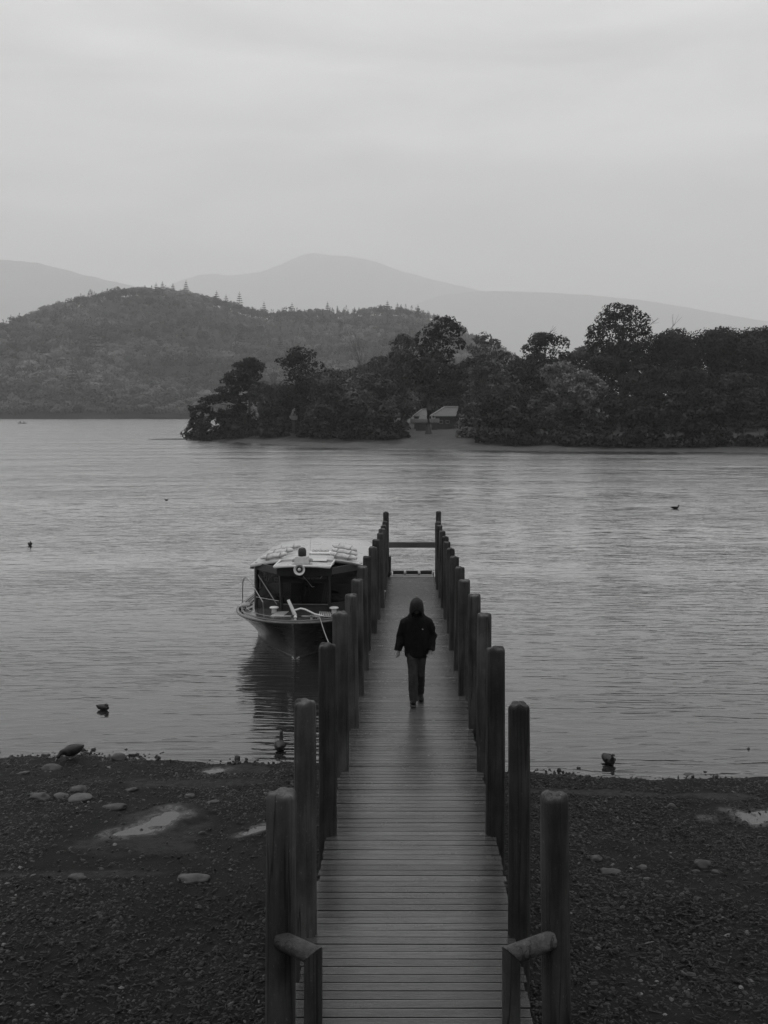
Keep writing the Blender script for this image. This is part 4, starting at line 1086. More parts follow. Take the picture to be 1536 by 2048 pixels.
# ================================================================ TREES
def cards(C, Nn, S, asp=1.5, jit=0.5):
    """leaf clumps: rhombic faces at C facing about Nn, size S"""
    n = len(C)
    Nn = Nn + rng.normal(0, jit, (n, 3)); Nn /= np.linalg.norm(Nn, axis=1, keepdims=True) + 1e-9
    r = rng.normal(0, 1, (n, 3)); t = np.cross(Nn, r); t /= np.linalg.norm(t, axis=1, keepdims=True) + 1e-9
    b = np.cross(Nn, t); S = np.asarray(S)[:, None]
    k = 0.75 + 0.5 * rng.random((n, 4))
    V = np.stack([C - t * S * 0.5 * asp * k[:, :1], C - b * S * 0.5 * k[:, 1:2] + Nn * S * .12, C + t * S * 0.5 * asp * k[:, 2:3], C + b * S * 0.5 * k[:, 3:] + Nn * S * .12], 1).reshape(-1, 3)
    return V, np.arange(4 * n).reshape(n, 4)
def rdir(n):
    d = rng.normal(0, 1, (n, 3)); return d / np.linalg.norm(d, axis=1, keepdims=True)

# ---- the far wood, one mass
def far_wood():
    Cs, Ns, Ss, Ts = [], [], [], []
    tv, tf, tt = [], [], []
    pts = []
    Y = 862.0
    while Y < 1735:
        step = 11.0 + (Y - 862) * 0.0050
        xs = np.arange(-0.46 * Y - 40, 0.10 * Y + 30, step); xs = xs + rng.normal(0, step * 0.33, len(xs))
        for x in xs:
            pts.append((x, Y + rng.normal(0, step * 0.35)))
        Y += step * 0.95
    pts = np.array(pts)
    z = hill_z(pts[:, 0], pts[:, 1])
    ok = z > 0.3
    pts, z = pts[ok], z[ok]
    t01 = (pts[:, 1] - 862) / 838
    conif = (fbm(pts[:, 0], pts[:, 1], 1 / 55, 3, 9) > np.interp(t01, [0, .3, .6, 1], [1.2, .62, .05, -.30])) & (rng.random(len(pts)) < .8)
    conif |= rng.random(len(pts)) < 0.02
    for (x, y), zz, cf in zip(pts, z, conif):
        tone = (0.35 + 1.25 * rng.random() ** 1.4) * (1 + 0.45 * math.sin(x * .021 + 3 * math.sin(y * .013)))
        if cf:
            h = 9 + 11 * rng.random() ** 1.4; r = 2.4 + 2.4 * rng.random(); n = 60
            hh = rng.random(n) ** 0.8; a = rng.random(n) * 2 * np.pi
            rr = r * (1 - hh) ** 0.8 * (0.55 + 0.5 * rng.random(n)) + 0.2
            C = np.stack([x + rr * np.cos(a), y + rr * np.sin(a), zz + h * (0.16 + 0.86 * hh)], -1)
            Nn = np.stack([np.cos(a), np.sin(a), 0.9 + 0 * a], -1)
            Cs.append(C); Ns.append(Nn); Ss.append(0.9 + 0.9 * (1 - hh)); Ts.append(np.full(n, tone * 0.72))
            if rng.random() < 0.5 or rng.random() < 0.2:   # bare pale stems between the crowns
                b = len(tv) * 4
                tv.append(np.array([(x - .35, y - r * .9, zz), (x + .35, y - r * .9, zz), (x + .2, y - r * .6, zz + h * .6), (x - .2, y - r * .6, zz + h * .6)]))
        else:
            h = 8.5 + 7 * rng.random(); r = 4.6 + 4.8 * rng.random() ** 1.3; n = int(70 + 18 * r)
            if y < 890: h *= 0.75
            # two to four billows
            k = rng.integers(3, 6); off = rng.normal(0, r * 0.38, (k, 3)); off[:, 2] = np.abs(off[:, 2]) * 0.6
            w_ = rng.integers(0, k, n); d = rdir(n); d[:, 2] = np.where(d[:, 2] < -0.35, -d[:, 2], d[:, 2])
            C = np.array([x, y, zz + h * 0.52]) + off[w_] + d * np.array([r * .66, r * .66, h * .36])
            Cs.append(C); Ns.append(d); Ss.append(1.1 + 0.8 * rng.random(n)); Ts.append(tone * (0.85 + 0.3 * rng.random(n)))
    C = np.concatenate(Cs); Nn = np.concatenate(Ns); S = np.concatenate(Ss); T = np.concatenate(Ts)
    V, Fq = cards(C, Nn, S, 1.25, 0.24)
    if tv:
        TV = np.concatenate(tv); TF = np.arange(len(TV)).reshape(-1, 4)
        # give the stems thickness: a second face turned sideways
        TV2 = TV.copy(); TV2[:, 1] += 0.35 * np.tile([-1, 1, 1, -1], len(tv)); 
        Fq = np.concatenate([Fq, TF + len(V), TF + len(V) + len(TV)]); V = np.concatenate([V, TV, TV2])
        T = np.concatenate([T, np.full(2 * len(tv), 1.1)])
    o = np_mesh('far_wood', V, Fq, mat('far_foliage', 0.080, rough=0.8, var=0.15, ns=0.2, attr=True, coord='World', spec=0.15), tone=T)
    o['kind'] = 'stuff'
    tag(o, 'dense mixed woodland covering the hill across the lake', 'wood')
far_wood()

M_BARK = mat('dark_bark', 0.045, rough=0.85, var=0.35, ns=3, st=(1, 1, 0.2), spec=0.2, orand=0.2)
M_BARE = mat('pale_bark', 0.07, rough=0.85, var=0.3, ns=3, spec=0.2)
def leafmat(name, b): return mat(name, b, rough=0.65, var=0.3, ns=0.9, detail=3, attr=True, orand=0.12, spec=0.10)
LEAF = {'dark': leafmat('leaf_dark', 0.021), 'mid': leafmat('leaf_mid', 0.062), 'light': leafmat('leaf_light', 0.115), 'pine': leafmat('needle_dark', 0.017)}

def branch(mb, p0, p1, r0, r1, wob=0.08, n=5, seg=5):
    p0, p1 = Vector(p0), Vector(p1); ln = (p1 - p0).length
    pts = []; off = Vector((0, 0, 0))
    for i in range(n + 1):
        t = i / n
        off = off + Vector((random.gauss(0, wob), random.gauss(0, wob), random.gauss(0, wob * .6))) * ln * (1 / n) * (1 if 0 < i else 0)
        pts.append(p0.lerp(p1, t) + off)
    mb.tube(pts, [r0 + (r1 - r0) * i / n for i in range(n + 1)], seg)
    return pts[-1]

def crown_lobes(n, R_, h0, h1, top_w=0.75):
    """overlapping billows filling an uneven envelope"""
    c = (h0 + h1) / 2; hz = (h1 - h0) / 2
    out = []
    for i in range(n):
        a = random.random() * 2 * math.pi; tz = -0.9 + 1.75 * (i + random.random()) / n
        wz = math.sqrt(max(0.05, 1 - abs(tz) ** 2.2)) * (1.0 if tz < 0 else (1 - (1 - top_w) * tz))
        rr = R_ * wz * (0.22 + 0.55 * random.random())
        lr = R_ * random.choice((random.uniform(0.22, 0.34), random.uniform(0.36, 0.54)))
        rr = min(rr, R_ - lr * 0.6)
        zz = min(c + tz * hz, h1 - lr * 0.62)
        out.append((rr * math.cos(a), rr * math.sin(a), zz, lr, lr * random.uniform(0.62, 0.85)))
    out.append((random.uniform(-.15, .15) * R_, 0, h1 - R_ * 0.3, R_ * 0.42, R_ * 0.32))
    for k in range(5):      # uneven shoulders of the crown
        lr = R_ * random.uniform(.2, .34); a = R_ * random.uniform(-.72, .72)
        out.append((a, random.uniform(-.4, .4) * R_, h1 - lr * .7 - abs(a) * random.uniform(.25, .8), lr, lr * .75))
    return out

def lobe_leaves(lobes, leaf, dens, sparse=0.0):
    C, Nn, S, T = [], [], [], []
    for (x, y, z, r, rz) in lobes:
        n = int(dens * 4 * math.pi * r * (r * 0.5 + rz * 0.5) / (leaf * leaf))
        d = rdir(n)
        # sprays: leaves gather in tufts, with gaps between
        nt_ = max(6, int(n / 16)); tuft = rdir(nt_); tuft[:, 2] += 0.25; tuft /= np.linalg.norm(tuft, axis=1, keepdims=True)
        ti = rng.integers(0, nt_, n); q = rng.random(n) < 0.75
        d2 = tuft[ti] + rng.normal(0, 0.22, (n, 3)); d2 /= np.linalg.norm(d2, axis=1, keepdims=True)
        d = np.where(q[:, None], d2, d)
        rad = np.where(q, 0.72 + 0.38 * rng.random(nt_)[ti] + rng.normal(0, 0.05, n), 0.55 + 0.45 * rng.random(n))
        tt = np.where(q, (0.5 + 1.1 * rng.random(nt_) ** 1.5)[ti], 0.7)
        C.append(np.array([x, y, z]) + d * rad[:, None] * np.array([r, r, rz])); Nn.append(d + np.array([0, 0, .35]))
        S.append(leaf * (0.6 + 0.8 * rng.random(n))); T.append(tt * (0.85 + 0.3 * rng.random(n)) * random.uniform(0.88, 1.12))
    return np.concatenate(C), np.concatenate(Nn), np.concatenate(S), np.concatenate(T)

def make_tree(name, label, cat, base, h, R_, kind='round', tone='dark', h0=0.3, nl=11, leaf=0.32, dens=0.80, group=None, lobes=None, trunk_r=None, twigs=0, lean=0.0):
    t = thing(name, label, cat, tuple(base), 0.0, group)
    mb = MB(); tr = trunk_r or max(0.12, 0.022 * h)
    if kind == 'bush':
        lobes = lobes or crown_lobes(nl, R_, -0.05 * h, h, 0.8)
        for k in range(9):      # leafy down to the ground
            a = k * .7; lr = R_ * random.uniform(.26, .4); lobes.append((R_ * .68 * math.cos(a), R_ * .68 * math.sin(a), lr * .45, lr, lr * .8))
        for (x, y, z, r, rz) in lobes[:6]:
            branch(mb, (x * .15, y * .15, -0.2), (x * .8, y * .8, max(z, .4)), tr * .5, tr * .15, 0.1, 4)
    else:
        lobes = lobes or crown_lobes(int(nl * max(1.0, .62 * h / (2 * R_)) + 5), R_, h0 * .55 * h, h)
        topz = h * (0.62 if kind != 'pine' else 0.86)
        pts = [Vector((0, 0, -0.3)), Vector((0, 0, 0.15 * h))]
        mb.tube([(0, 0, -0.4), (0, 0, 0.0), (0, 0, 0.03 * h), (lean * .3, 0, 0.2 * h), (lean * .6, 0.1, 0.45 * h), (lean, 0, topz)], [tr * 1.9, tr * 1.6, tr * 1.1, tr * .9, tr * .7, tr * .3], 8)
        for (x, y, z, r, rz) in lobes:
            zs = min(z - 0.1 * h, topz * random.uniform(0.55, 0.98)); zs = max(zs, h0 * h * 0.7)
            e = branch(mb, (lean * zs / topz, 0, zs), (x, y, z - rz * .2), tr * .38, tr * .10, 0.10, 5)
            for _ in range(3):
                d = Vector(rdir(1)[0]); d.z = abs(d.z)
                branch(mb, e, e + Vector((d.x * r, d.y * r, d.z * rz)) * 0.9, tr * .10, tr * .03, 0.12, 3, 4)
        for _ in range(twigs):     # dead wood reaching out of the crown
            x, y, z, r, rz = random.choice(lobes); a = random.uniform(0.1, math.pi - 0.1)
            e = branch(mb, (x, y, z), (x + math.cos(a) * r * 1.5, y, z + math.sin(a) * rz * 1.7), tr * .16, tr * .07, 0.22, 6, 4)
            for _k in range(4):
                a2 = a + random.gauss(0, 0.8)
                branch(mb, e - Vector((math.cos(a), 0, math.sin(a))) * r * random.random() * .6, e + Vector((math.cos(a2) * r * .55, random.gauss(0, .4), math.sin(a2) * r * .55)), tr * .07, tr * .03, 0.25, 4, 3)
    mb.build('trunk', M_BARK, t, smooth=True)
    C, Nn, S, T = lobe_leaves(lobes, leaf, dens)
    k = C[:, 2] > 0.05; C, Nn, S, T = C[k], Nn[k], S[k], T[k]
    V, Fq = cards(C, Nn, S, 1.5, 0.55)
    np_mesh('crown', V, Fq, LEAF[tone], t, tone=T)
    return t

def bare_tree(name, label, base, h, R_, group=None):
    t = thing(name, label, 'tree', tuple(base), 0, group)
    mb = MB(); tw = MB(); tr = 0.028 * h
    def grow(p, d, ln, r, lev):
        e = p + d * ln
        tgt = tw if lev >= 3 else mb
        m_ = p.lerp(e, .5) + Vector((random.gauss(0, .04), random.gauss(0, .04), random.gauss(0, .03))) * ln
        tgt.tube([p, m_, e], [r, r * .82, r * .62], 5 if lev < 3 else 3)
        if lev >= 6: return
        for i in range(3 if lev < 4 else 2):
            nd_ = (d + Vector((random.gauss(0, .42), random.gauss(0, .42), random.gauss(0.10, .25)))).normalized()
            st_ = p.lerp(e, random.uniform(.55, 1.0))
            grow(st_, nd_, ln * random.uniform(.62, .84), max(r * random.uniform(.45, .62), 0.022), lev + 1)
    grow(Vector((0, 0, -.3)), Vector((0, 0, 1)), h * 0.36, tr, 0)
    for k in range(5):
        a = random.random() * 6.28
        grow(Vector((0, 0, h * random.uniform(.2, .36))), Vector((math.cos(a) * .75, math.sin(a) * .75, 0.8)).normalized(), h * .2, tr * .45, 2)
    # scale to the wanted size
    vs_ = np.array(mb.v + tw.v); fz = h / vs_[:, 2].max(); fx = R_ / np.percentile(np.abs(vs_[:, 0]), 97)
    for m_ in (mb, tw): m_.v = [(x * fx, y * fx, z * fz) for x, y, z in m_.v]
    mb.build('trunk', M_BARE, t, smooth=True); tw.build('crown', M_BARE, t)
    return t

# ---- the wooded point
FR = np.array([pt(u, v, 0.0)[:2] for u, v in [(300, 879.5), (380, 880), (440, 882), (520, 887), (600, 891.5), (700, 894.5), (800, 897), (900, 899.5), (1000, 901.5), (1200, 903), (1400, 903.5), (1536, 905.5), (2000, 909)]])
def land_z(X, Y):
    yf = np.interp(X, FR[:, 0], FR[:, 1]) + 0.9 * fbm(X, X * 0, 0.3, 3, 14)
    d = Y - yf
    left = X - np.interp(Y, [225, 240, 270, 330, 420], [-41, -44.5, -48, -44, -20])
    z1 = np.where(d < 0, 0.12 * d, 0.085 * np.minimum(d, 12) + 0.045 * np.clip(d - 12, 0, 30) + 0.02 * np.clip(d - 42, 0, 100))
    z2 = np.where(left < 0, 0.25 * left, 0.16 * left)
    z = np.minimum(z1, z2) + 0.12 * fbm(X, Y, 0.25, 3, 15)
    # the low spit that runs out to the left
    c = np.interp(X, [-58.5, -50, -44, -38], [241.0, 241.5, 241.5, 240.0]); hw = np.interp(X, [-60, -57, -48, -38], [0.05, 0.7, 1.8, 3.0])
    sp = 0.33 * np.exp(-((Y - c) / hw) ** 2) * np.interp(X, [-60, -58.3, -56, -40, -34], [0, 0.55, 1, 1, 0]) - 0.06 + 0.05 * fbm(X, Y, 1.2, 3, 16)
    return np.maximum(np.maximum(z, sp), -1.2)
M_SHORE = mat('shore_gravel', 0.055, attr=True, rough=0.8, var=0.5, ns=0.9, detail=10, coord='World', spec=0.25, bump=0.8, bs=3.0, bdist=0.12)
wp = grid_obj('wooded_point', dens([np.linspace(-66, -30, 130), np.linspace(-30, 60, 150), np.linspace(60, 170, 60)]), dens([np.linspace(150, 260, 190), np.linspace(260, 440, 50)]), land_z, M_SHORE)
co = np.zeros(len(wp.data.vertices) * 3); wp.data.vertices.foreach_get('co', co); co = co.reshape(-1, 3)
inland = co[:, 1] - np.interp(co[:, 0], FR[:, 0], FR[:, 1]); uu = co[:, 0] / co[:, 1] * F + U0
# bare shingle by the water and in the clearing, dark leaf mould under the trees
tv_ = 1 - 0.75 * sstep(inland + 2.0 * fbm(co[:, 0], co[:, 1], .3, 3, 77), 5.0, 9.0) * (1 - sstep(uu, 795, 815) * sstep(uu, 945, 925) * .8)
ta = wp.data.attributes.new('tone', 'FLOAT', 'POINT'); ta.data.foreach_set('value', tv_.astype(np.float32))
def lz(x, y): return float(land_z(np.array([x]), np.array([y]))[0])
def spot(u, Y):
    x = (u - U0) * Y / F
    return (x, Y, lz(x, Y))
def tree_px(name, label, u, vtop, wpx, Y, cat='tree', **k):
    b = spot(u, Y); h = H - (vtop - V0) * Y / F - b[2]
    return make_tree(name, label, cat, b, h, wpx / 2 * Y / F, **k)
G_SH = 'shrubs along the shore of the point'; G_TR = 'trees on the wooded point'
# pine at the tip with flat tiers
b = spot(497, 232); sc_ = 232 / F
def lob(u, v, w_, h_, y=0.0, u0=497): return ((u - u0) * sc_, y, (H - (v - V0) * sc_) - b[2], w_ / 2 * sc_, h_ / 2 * sc_)
make_tree('pine_tree', 'flat topped pine leaning over the left tip of the wooded point', 'tree', b, (822 - 712) * sc_ + H - b[2], 5, 'pine', 'pine', 0.4, leaf=0.34, dens=1.0, trunk_r=0.32, group=G_TR, lean=0.4,
    lobes=[lob(502, 728, 46, 24), lob(486, 733, 52, 22, 1), lob(516, 736, 34, 20, -.5), lob(478, 750, 58, 20, .6), lob(498, 752, 50, 22, -1), lob(464, 762, 44, 18), lob(490, 770, 62, 22, 1.2), lob(458, 782, 58, 20, -.6), lob(438, 797, 60, 18, .3), lob(470, 798, 50, 18, -1.2), lob(415, 802, 40, 16, .2), lob(500, 792, 34, 16, .8)])
T = tree_px
T('oak_tree', 'crooked dark oak with dead branches right of the pine', 602, 696, 112, 228, h0=.42, tone='pine', nl=9, twigs=9, dens=.5, group=G_TR)
T('birch_tree', 'slim pale birch just right of the pine trunk', 522, 762, 62, 226, h0=.25, tone='mid', nl=7, dens=.5, group=G_TR)
bare_tree('bare_tree', 'leafless tree with fanned twigs in the middle of the point', spot(748, 236), (822 - 648) * 236 / F + H - spot(748, 236)[2], 4.9, G_TR)
bare_tree('bare_tree', 'thin leafless sapling leaning between pine and crooked oak', spot(545, 238), (822 - 728) * 238 / F + H - spot(545, 238)[2], 2.6, G_TR)
T('broadleaf_tree', 'broad pale leaved tree left of the leafless fan tree', 660, 742, 120, 222, tone='mid', h0=.2, nl=12, group=G_TR)
T('broadleaf_tree', 'wide spreading tree in front of the leafless fan tree', 738, 746, 128, 216, tone='mid', h0=.15, nl=13, group=G_TR)
T('broadleaf_tree', 'tall loose tree left of the big oak with clear trunk', 806, 668, 96, 234, tone='mid', h0=.25, nl=11, dens=.52, group=G_TR)
# the oak with the clear trunk
b = spot(857, 212); sc_ = 212 / F
def lob2(u, v, w_, h_, y=0.0): return lob(u, v, w_, h_, y, 857)
make_tree('oak_tree', 'big dark oak standing clear on the shore before the boathouses', 'tree', b, (822 - 630) * sc_ + H - b[2], 7, 'round', 'pine', 0.45, leaf=0.36, dens=.78, trunk_r=0.46, group=G_TR,
    lobes=[lob2(888, 648, 52, 34), lob2(866, 662, 50, 34, 1.5), lob2(908, 662, 44, 34, -1), lob2(850, 680, 44, 30, -1.2), lob2(886, 684, 46, 32, 2), lob2(912, 690, 36, 30), lob2(858, 702, 46, 28, 1), lob2(890, 715, 44, 28, -1),
           lob2(838, 728, 60, 34, .5), lob2(872, 742, 66, 36, -2), lob2(908, 748, 56, 36, 1.5), lob2(826, 760, 52, 34, 2), lob2(852, 775, 60, 34, -1.5), lob2(890, 780, 60, 32, .5), lob2(920, 776, 40, 30, -1)])
T('broadleaf_tree', 'pale loose tree right of the big oak', 965, 666, 86, 226, tone='light', h0=.22, nl=12, dens=.5, group=G_TR)
T('broadleaf_tree', 'rounded tree between the pale loose tree and dark gap', 1004, 742, 84, 214, tone='mid', h0=.12, nl=10, group=G_TR)
T('broadleaf_tree', 'dark ragged tree with sky holes behind the pale slope of foliage', 1078, 664, 118, 236, tone='pine', h0=.35, nl=10, dens=.5, twigs=5, group=G_TR)
T('broadleaf_tree', 'pale leaved tree below the dark ragged tree', 1118, 722, 104, 218, tone='light', h0=.15, nl=13, dens=.6, group=G_TR)
T('broadleaf_tree', 'pale drooping tree right of centre on the point', 1172, 742, 104, 212, tone='light', h0=.1, nl=12, group=G_TR)
b = spot(1240, 236); sc_ = 236 / F
def lob3(u, v, w_, h_, y=0.0): return lob(u, v, w_, h_, y, 1240)
make_tree('oak_tree', 'tallest oak of the point with rounded crown against the fell', 'tree', b, (822 - 605) * sc_ + H - b[2], 7, 'round', 'pine', 0.4, leaf=0.36, dens=.78, trunk_r=0.5, group=G_TR, twigs=2,
    lobes=[lob3(1232, 622, 50, 32), lob3(1258, 624, 46, 32, 1), lob3(1212, 640, 50, 34, -1), lob3(1278, 640, 42, 34), lob3(1240, 646, 60, 40, 2), lob3(1196, 660, 44, 34, .5), lob3(1286, 662, 34, 36, -1), lob3(1222, 668, 56, 38, -2), lob3(1262, 672, 56, 38, 1.5), lob3(1186, 682, 40, 30), lob3(1206, 696, 56, 34, 1), lob3(1244, 700, 70, 38, -1), lob3(1284, 698, 50, 36, 1), lob3(1262, 724, 80, 40), lob3(1215, 728, 76, 40, -1)])
T('broadleaf_tree', 'dark tree just right of the tallest oak', 1338, 662, 160, 232, tone='dark', h0=.2, nl=18, twigs=3, group=G_TR)
T('broadleaf_tree', 'dark tree third from the right edge in the skyline', 1425, 658, 165, 236, tone='dark', h0=.2, nl=18, twigs=2, group=G_TR)
T('broadleaf_tree', 'dark tree at the right end of the skyline', 1512, 660, 170, 230, tone='dark', h0=.2, nl=18, group=G_TR)
T('broadleaf_tree', 'leafy tree under the left side of the tallest oak', 1205, 712, 92, 224, tone='dark', h0=.15, nl=10, group=G_TR)
T('broadleaf_tree', 'rounded tree under the right side of the tallest oak', 1292, 728, 112, 216, tone='dark', h0=.12, nl=12, group=G_TR)
T('broadleaf_tree', 'middle height tree two crowns left of the right edge', 1382, 736, 116, 214, tone='dark', h0=.12, nl=12, group=G_TR)
T('broadleaf_tree', 'middle height tree at the right edge', 1480, 744, 124, 212, tone='dark', h0=.12, nl=12, group=G_TR)
T('broadleaf_tree', 'dark tree behind the gap left of the pale sloping foliage', 1040, 735, 80, 228, tone='pine', h0=.1, nl=9, group=G_TR)
T('broadleaf_tree', 'dark tree closing the view behind the crooked oak', 590, 768, 96, 240, tone='dark', h0=.1, nl=10, group=G_TR)
T('broadleaf_tree', 'dark tree behind the small white boat in the trees', 690, 775, 110, 246, tone='dark', h0=.08, nl=10, group=G_TR)
T('broadleaf_tree', 'dark tree behind the left boathouse', 800, 770, 90, 262, tone='dark', h0=.08, nl=10, group=G_TR)
T('broadleaf_tree', 'dark tree behind the right boathouse', 915, 745, 100, 268, tone='dark', h0=.05, nl=10, group=G_TR)
T('broadleaf_tree', 'dark tree behind both boathouses', 860, 752, 100, 274, tone='dark', h0=.05, nl=10, group=G_TR)
# shrubs at the water
for (u, vt, wp, Y, tn, lab) in [
    (402, 806, 58, 238, 'dark', 'leftmost shrub of the point overhanging the lake'),
    (440, 818, 60, 236, 'dark', 'low shrub second from the left tip of the point'),
    (480, 806, 70, 231, 'dark', 'shrub at the foot of the flat topped pine'),
    (545, 812, 74, 224, 'dark', 'dark rounded shrub left of the small white boat'),
    (620, 836, 60, 216, 'dark', 'low dark shrub below the small white boat'),
    (655, 812, 74, 210, 'dark', 'dark shrub right of the small white boat'),
    (712, 806, 84, 204, 'dark', 'shrub below the leafless fan tree'),
    (768, 824, 68, 201, 'dark', 'dark shrub left of the boathouses by the water'),
    (800, 842, 46, 204, 'dark', 'low shrub left of the clear oak trunk'),
    (940, 806, 60, 198, 'mid', 'shrub right of the boathouses by the water'),
    (985, 796, 76, 186, 'dark', 'tall shrub second right of the boathouses'),
    (1045, 830, 80, 181, 'dark', 'low shrub at the foot of the dark gap'),
    (1090, 780, 84, 184, 'mid', 'rounded pale topped shrub below the pale leaved tree'),
    (1150, 808, 90, 179, 'dark', 'shrub below the pale drooping tree'),
    (1215, 802, 92, 178, 'dark', 'shrub below the tallest oak by the water'),
    (1282, 814, 96, 177, 'dark', 'broad low shrub right of the tallest oak'),
    (1345, 800, 92, 177, 'dark', 'shrub fourth from the right edge by the water'),
    (1412, 812, 90, 176, 'dark', 'shrub third from the right edge by the water'),
    (1468, 796, 84, 176, 'dark', 'shrub second from the right edge by the water'),
    (1528, 806, 90, 174, 'dark', 'shrub at the right edge by the water')]:
    T('shore_shrub', lab, u, vt, wp, Y, cat='shrub', kind='bush', tone=tn, nl=10, leaf=0.36, dens=.92, group=G_SH)

MARK = [(400, 'the leftmost shrub'), (440, 'the low second shrub'), (480, 'the flat topped pine'), (520, 'the slim birch'), (560, 'the thin bare sapling'), (602, 'the crooked oak'), (645, 'the small white boat'), (690, 'the broad pale leaved tree'), (730, 'the leafless fan tree'), (765, 'the half hidden shed'), (806, 'the tall loose tree'), (860, 'the clear oak trunk'),
        (958, 'the pale loose tree'), (1000, 'the tall shrub by the boathouses'), (1040, 'the dark gap'), (1075, 'the dark ragged tree'), (1112, 'the pale leaved tree'), (1150, 'the pale topped shrub'), (1180, 'the pale drooping tree'), (1215, 'the left side of the tallest oak'), (1255, 'the trunk of the tallest oak'), (1300, 'the right side of the tallest oak'),
        (1340, 'the dark skyline tree next to the tallest oak'), (1380, 'the middle height tree two crowns from the edge'), (1425, 'the third skyline tree from the edge'), (1468, 'the second shrub from the right edge'), (1510, 'the right end of the skyline'), (1550, 'the last shrub at the right edge')]
for u, near in MARK:
    if 770 < u < 950: continue
    T('undergrowth_shrub', 'dark undergrowth shrub behind ' + near, u + random.uniform(-8, 8), (790 if u > 530 else 826) + random.uniform(-14, 16), 96 if u > 530 else 66, 226 + 18 * random.random() + (12 if u < 700 else 0), cat='shrub', kind='bush', tone='dark', nl=10, leaf=.46, dens=.6, group='undergrowth in the wood on the point')
SKYL = np.array([(440, 800), (480, 782), (520, 775), (560, 768), (640, 752), (700, 745), (765, 712), (806, 700), (860, 705), (930, 702), (1000, 706), (1040, 712), (1075, 700), (1130, 700), (1180, 700), (1255, 686), (1340, 684), (1425, 680), (1550, 684)])
for u, near in MARK[3:]:
    T('background_tree', 'tree closing the canopy far behind ' + near, u + random.uniform(-12, 12), float(np.interp(u, SKYL[:, 0], SKYL[:, 1])) + random.uniform(-10, 14), random.uniform(88, 124), 262 + 16 * random.random(), tone=random.choice(('dark', 'dark', 'mid')) if u > 1000 else random.choice(('dark', 'mid')), h0=.15, nl=11, leaf=.5, dens=.65, group='trees at the back of the wood')
# ---- conifers that stand out on the ridge of the hill
def conifer(u, vtop, wpx, Y, label):
    # stand where the slope is seen a tree's height below the top
    hpx = 2.1 * wpx + 6; best = None
    for Yq in np.linspace(890, YR - 15, 240):
        xq = (u - U0) * Yq / F; zq = float(hill_z(np.array([xq]), np.array([Yq]))[0]); vq = V0 + (H - zq) * F / Yq
        if best is None or abs(vq - vtop - hpx) < best[0]: best = (abs(vq - vtop - hpx), Yq)
    Y = best[1]; x = (u - U0) * Y / F; z = float(hill_z(np.array([x]), np.array([Y]))[0]) - 0.5
    h = H - (vtop - V0) * Y / F - z; r = wpx * .85 * Y / F
    t = thing('conifer_tree', label, 'tree', (x, Y, z), 0, 'conifers standing above the hill skyline')
    MB().tube([(0, 0, -1), (0, 0, h * .5), (0, 0, h * .97)], [.5, .3, .06], 6).build('trunk', M_BARK, t)
    n = 420; hh = rng.random(n) ** .85; lay = np.round(hh * 9) / 9; hh = lay * .8 + hh * .2; a = rng.random(n) * 6.283
    rr = r * (1 - hh) ** .85 * (.35 + .75 * rng.random(n)) + .1
    C = np.stack([rr * np.cos(a), rr * np.sin(a), h * (.12 + .88 * hh)], -1)
    V, Fq = cards(C, np.stack([np.cos(a), np.sin(a), 1 + 0 * a], -1), .8 + .9 * (1 - hh), 1.5, .35)
    np_mesh('crown', V, Fq, LEAF['pine'], t, tone=.8 + .4 * rng.random(n))
for a in [(312, 566, 17, 1480, 'bushy conifer left of the summit gap on the hill ridge'), (325, 563, 11, 1482, 'thin conifer at the left of the hill summit'), (346, 567, 12, 1478, 'low conifer left of the tallest one on the hill summit'),
          (372, 561, 13, 1480, 'tallest conifer spire on the hill summit'), (433, 582, 15, 1450, 'left one of the paired conifers right of the hill summit'), (452, 590, 16, 1445, 'right one of the paired conifers right of the hill summit'),
          (479, 584, 14, 1440, 'lone narrow conifer on the falling ridge'), (528, 604, 11, 1440, 'small lone conifer above the saddle of the ridge'), (584, 606, 14, 1460, 'conifer at the left end of the second rise'),
          (655, 604, 10, 1465, 'small conifer on the left of the second rise'), (775, 602, 14, 1465, 'conifer in the middle of the second rise'), (795, 606, 11, 1465, 'conifer right of the middle of the second rise'), (836, 610, 12, 1465, 'conifer near the right end of the second rise'),
          (64, 640, 9, 1440, 'small conifer at the far left of the ridge'), (111, 626, 10, 1440, 'small conifer on the left flank of the hill'),
          (190, 652, 30, 1210, 'dark broad conifer halfway up the left of the hill'), (312, 655, 22, 1200, 'dark conifer halfway up the middle of the hill'), (482, 650, 24, 1190, 'tall dark conifer halfway up above the pine'), (560, 672, 17, 1130, 'small dark cone shaped conifer above the crooked oak'), (145, 726, 26, 1060, 'dark conifer low on the hill near the lake')]:
    conifer(*a)

# ---- the air over the lake

me = MB().box((0, 8400, 1107.0), (31000, 17200, 2220)).mesh('haze', bpy.data.materials.new('haze_air'))
hm = me.materials[0]; hm.use_nodes = True; hm.node_tree.nodes.clear()
pv = hm.node_tree.nodes.new('ShaderNodeVolumePrincipled'); ho = hm.node_tree.nodes.new('ShaderNodeOutputMaterial')
pv.inputs['Color'].default_value = (0.97, 0.97, 0.97, 1); pv.inputs['Density'].default_value = 0.00016; pv.inputs['Anisotropy'].default_value = 0.2
hm.node_tree.links.new(pv.outputs[0], ho.inputs['Volume'])
haze = put(bpy.data.objects.new('haze', me)); haze['kind'] = 'stuff'

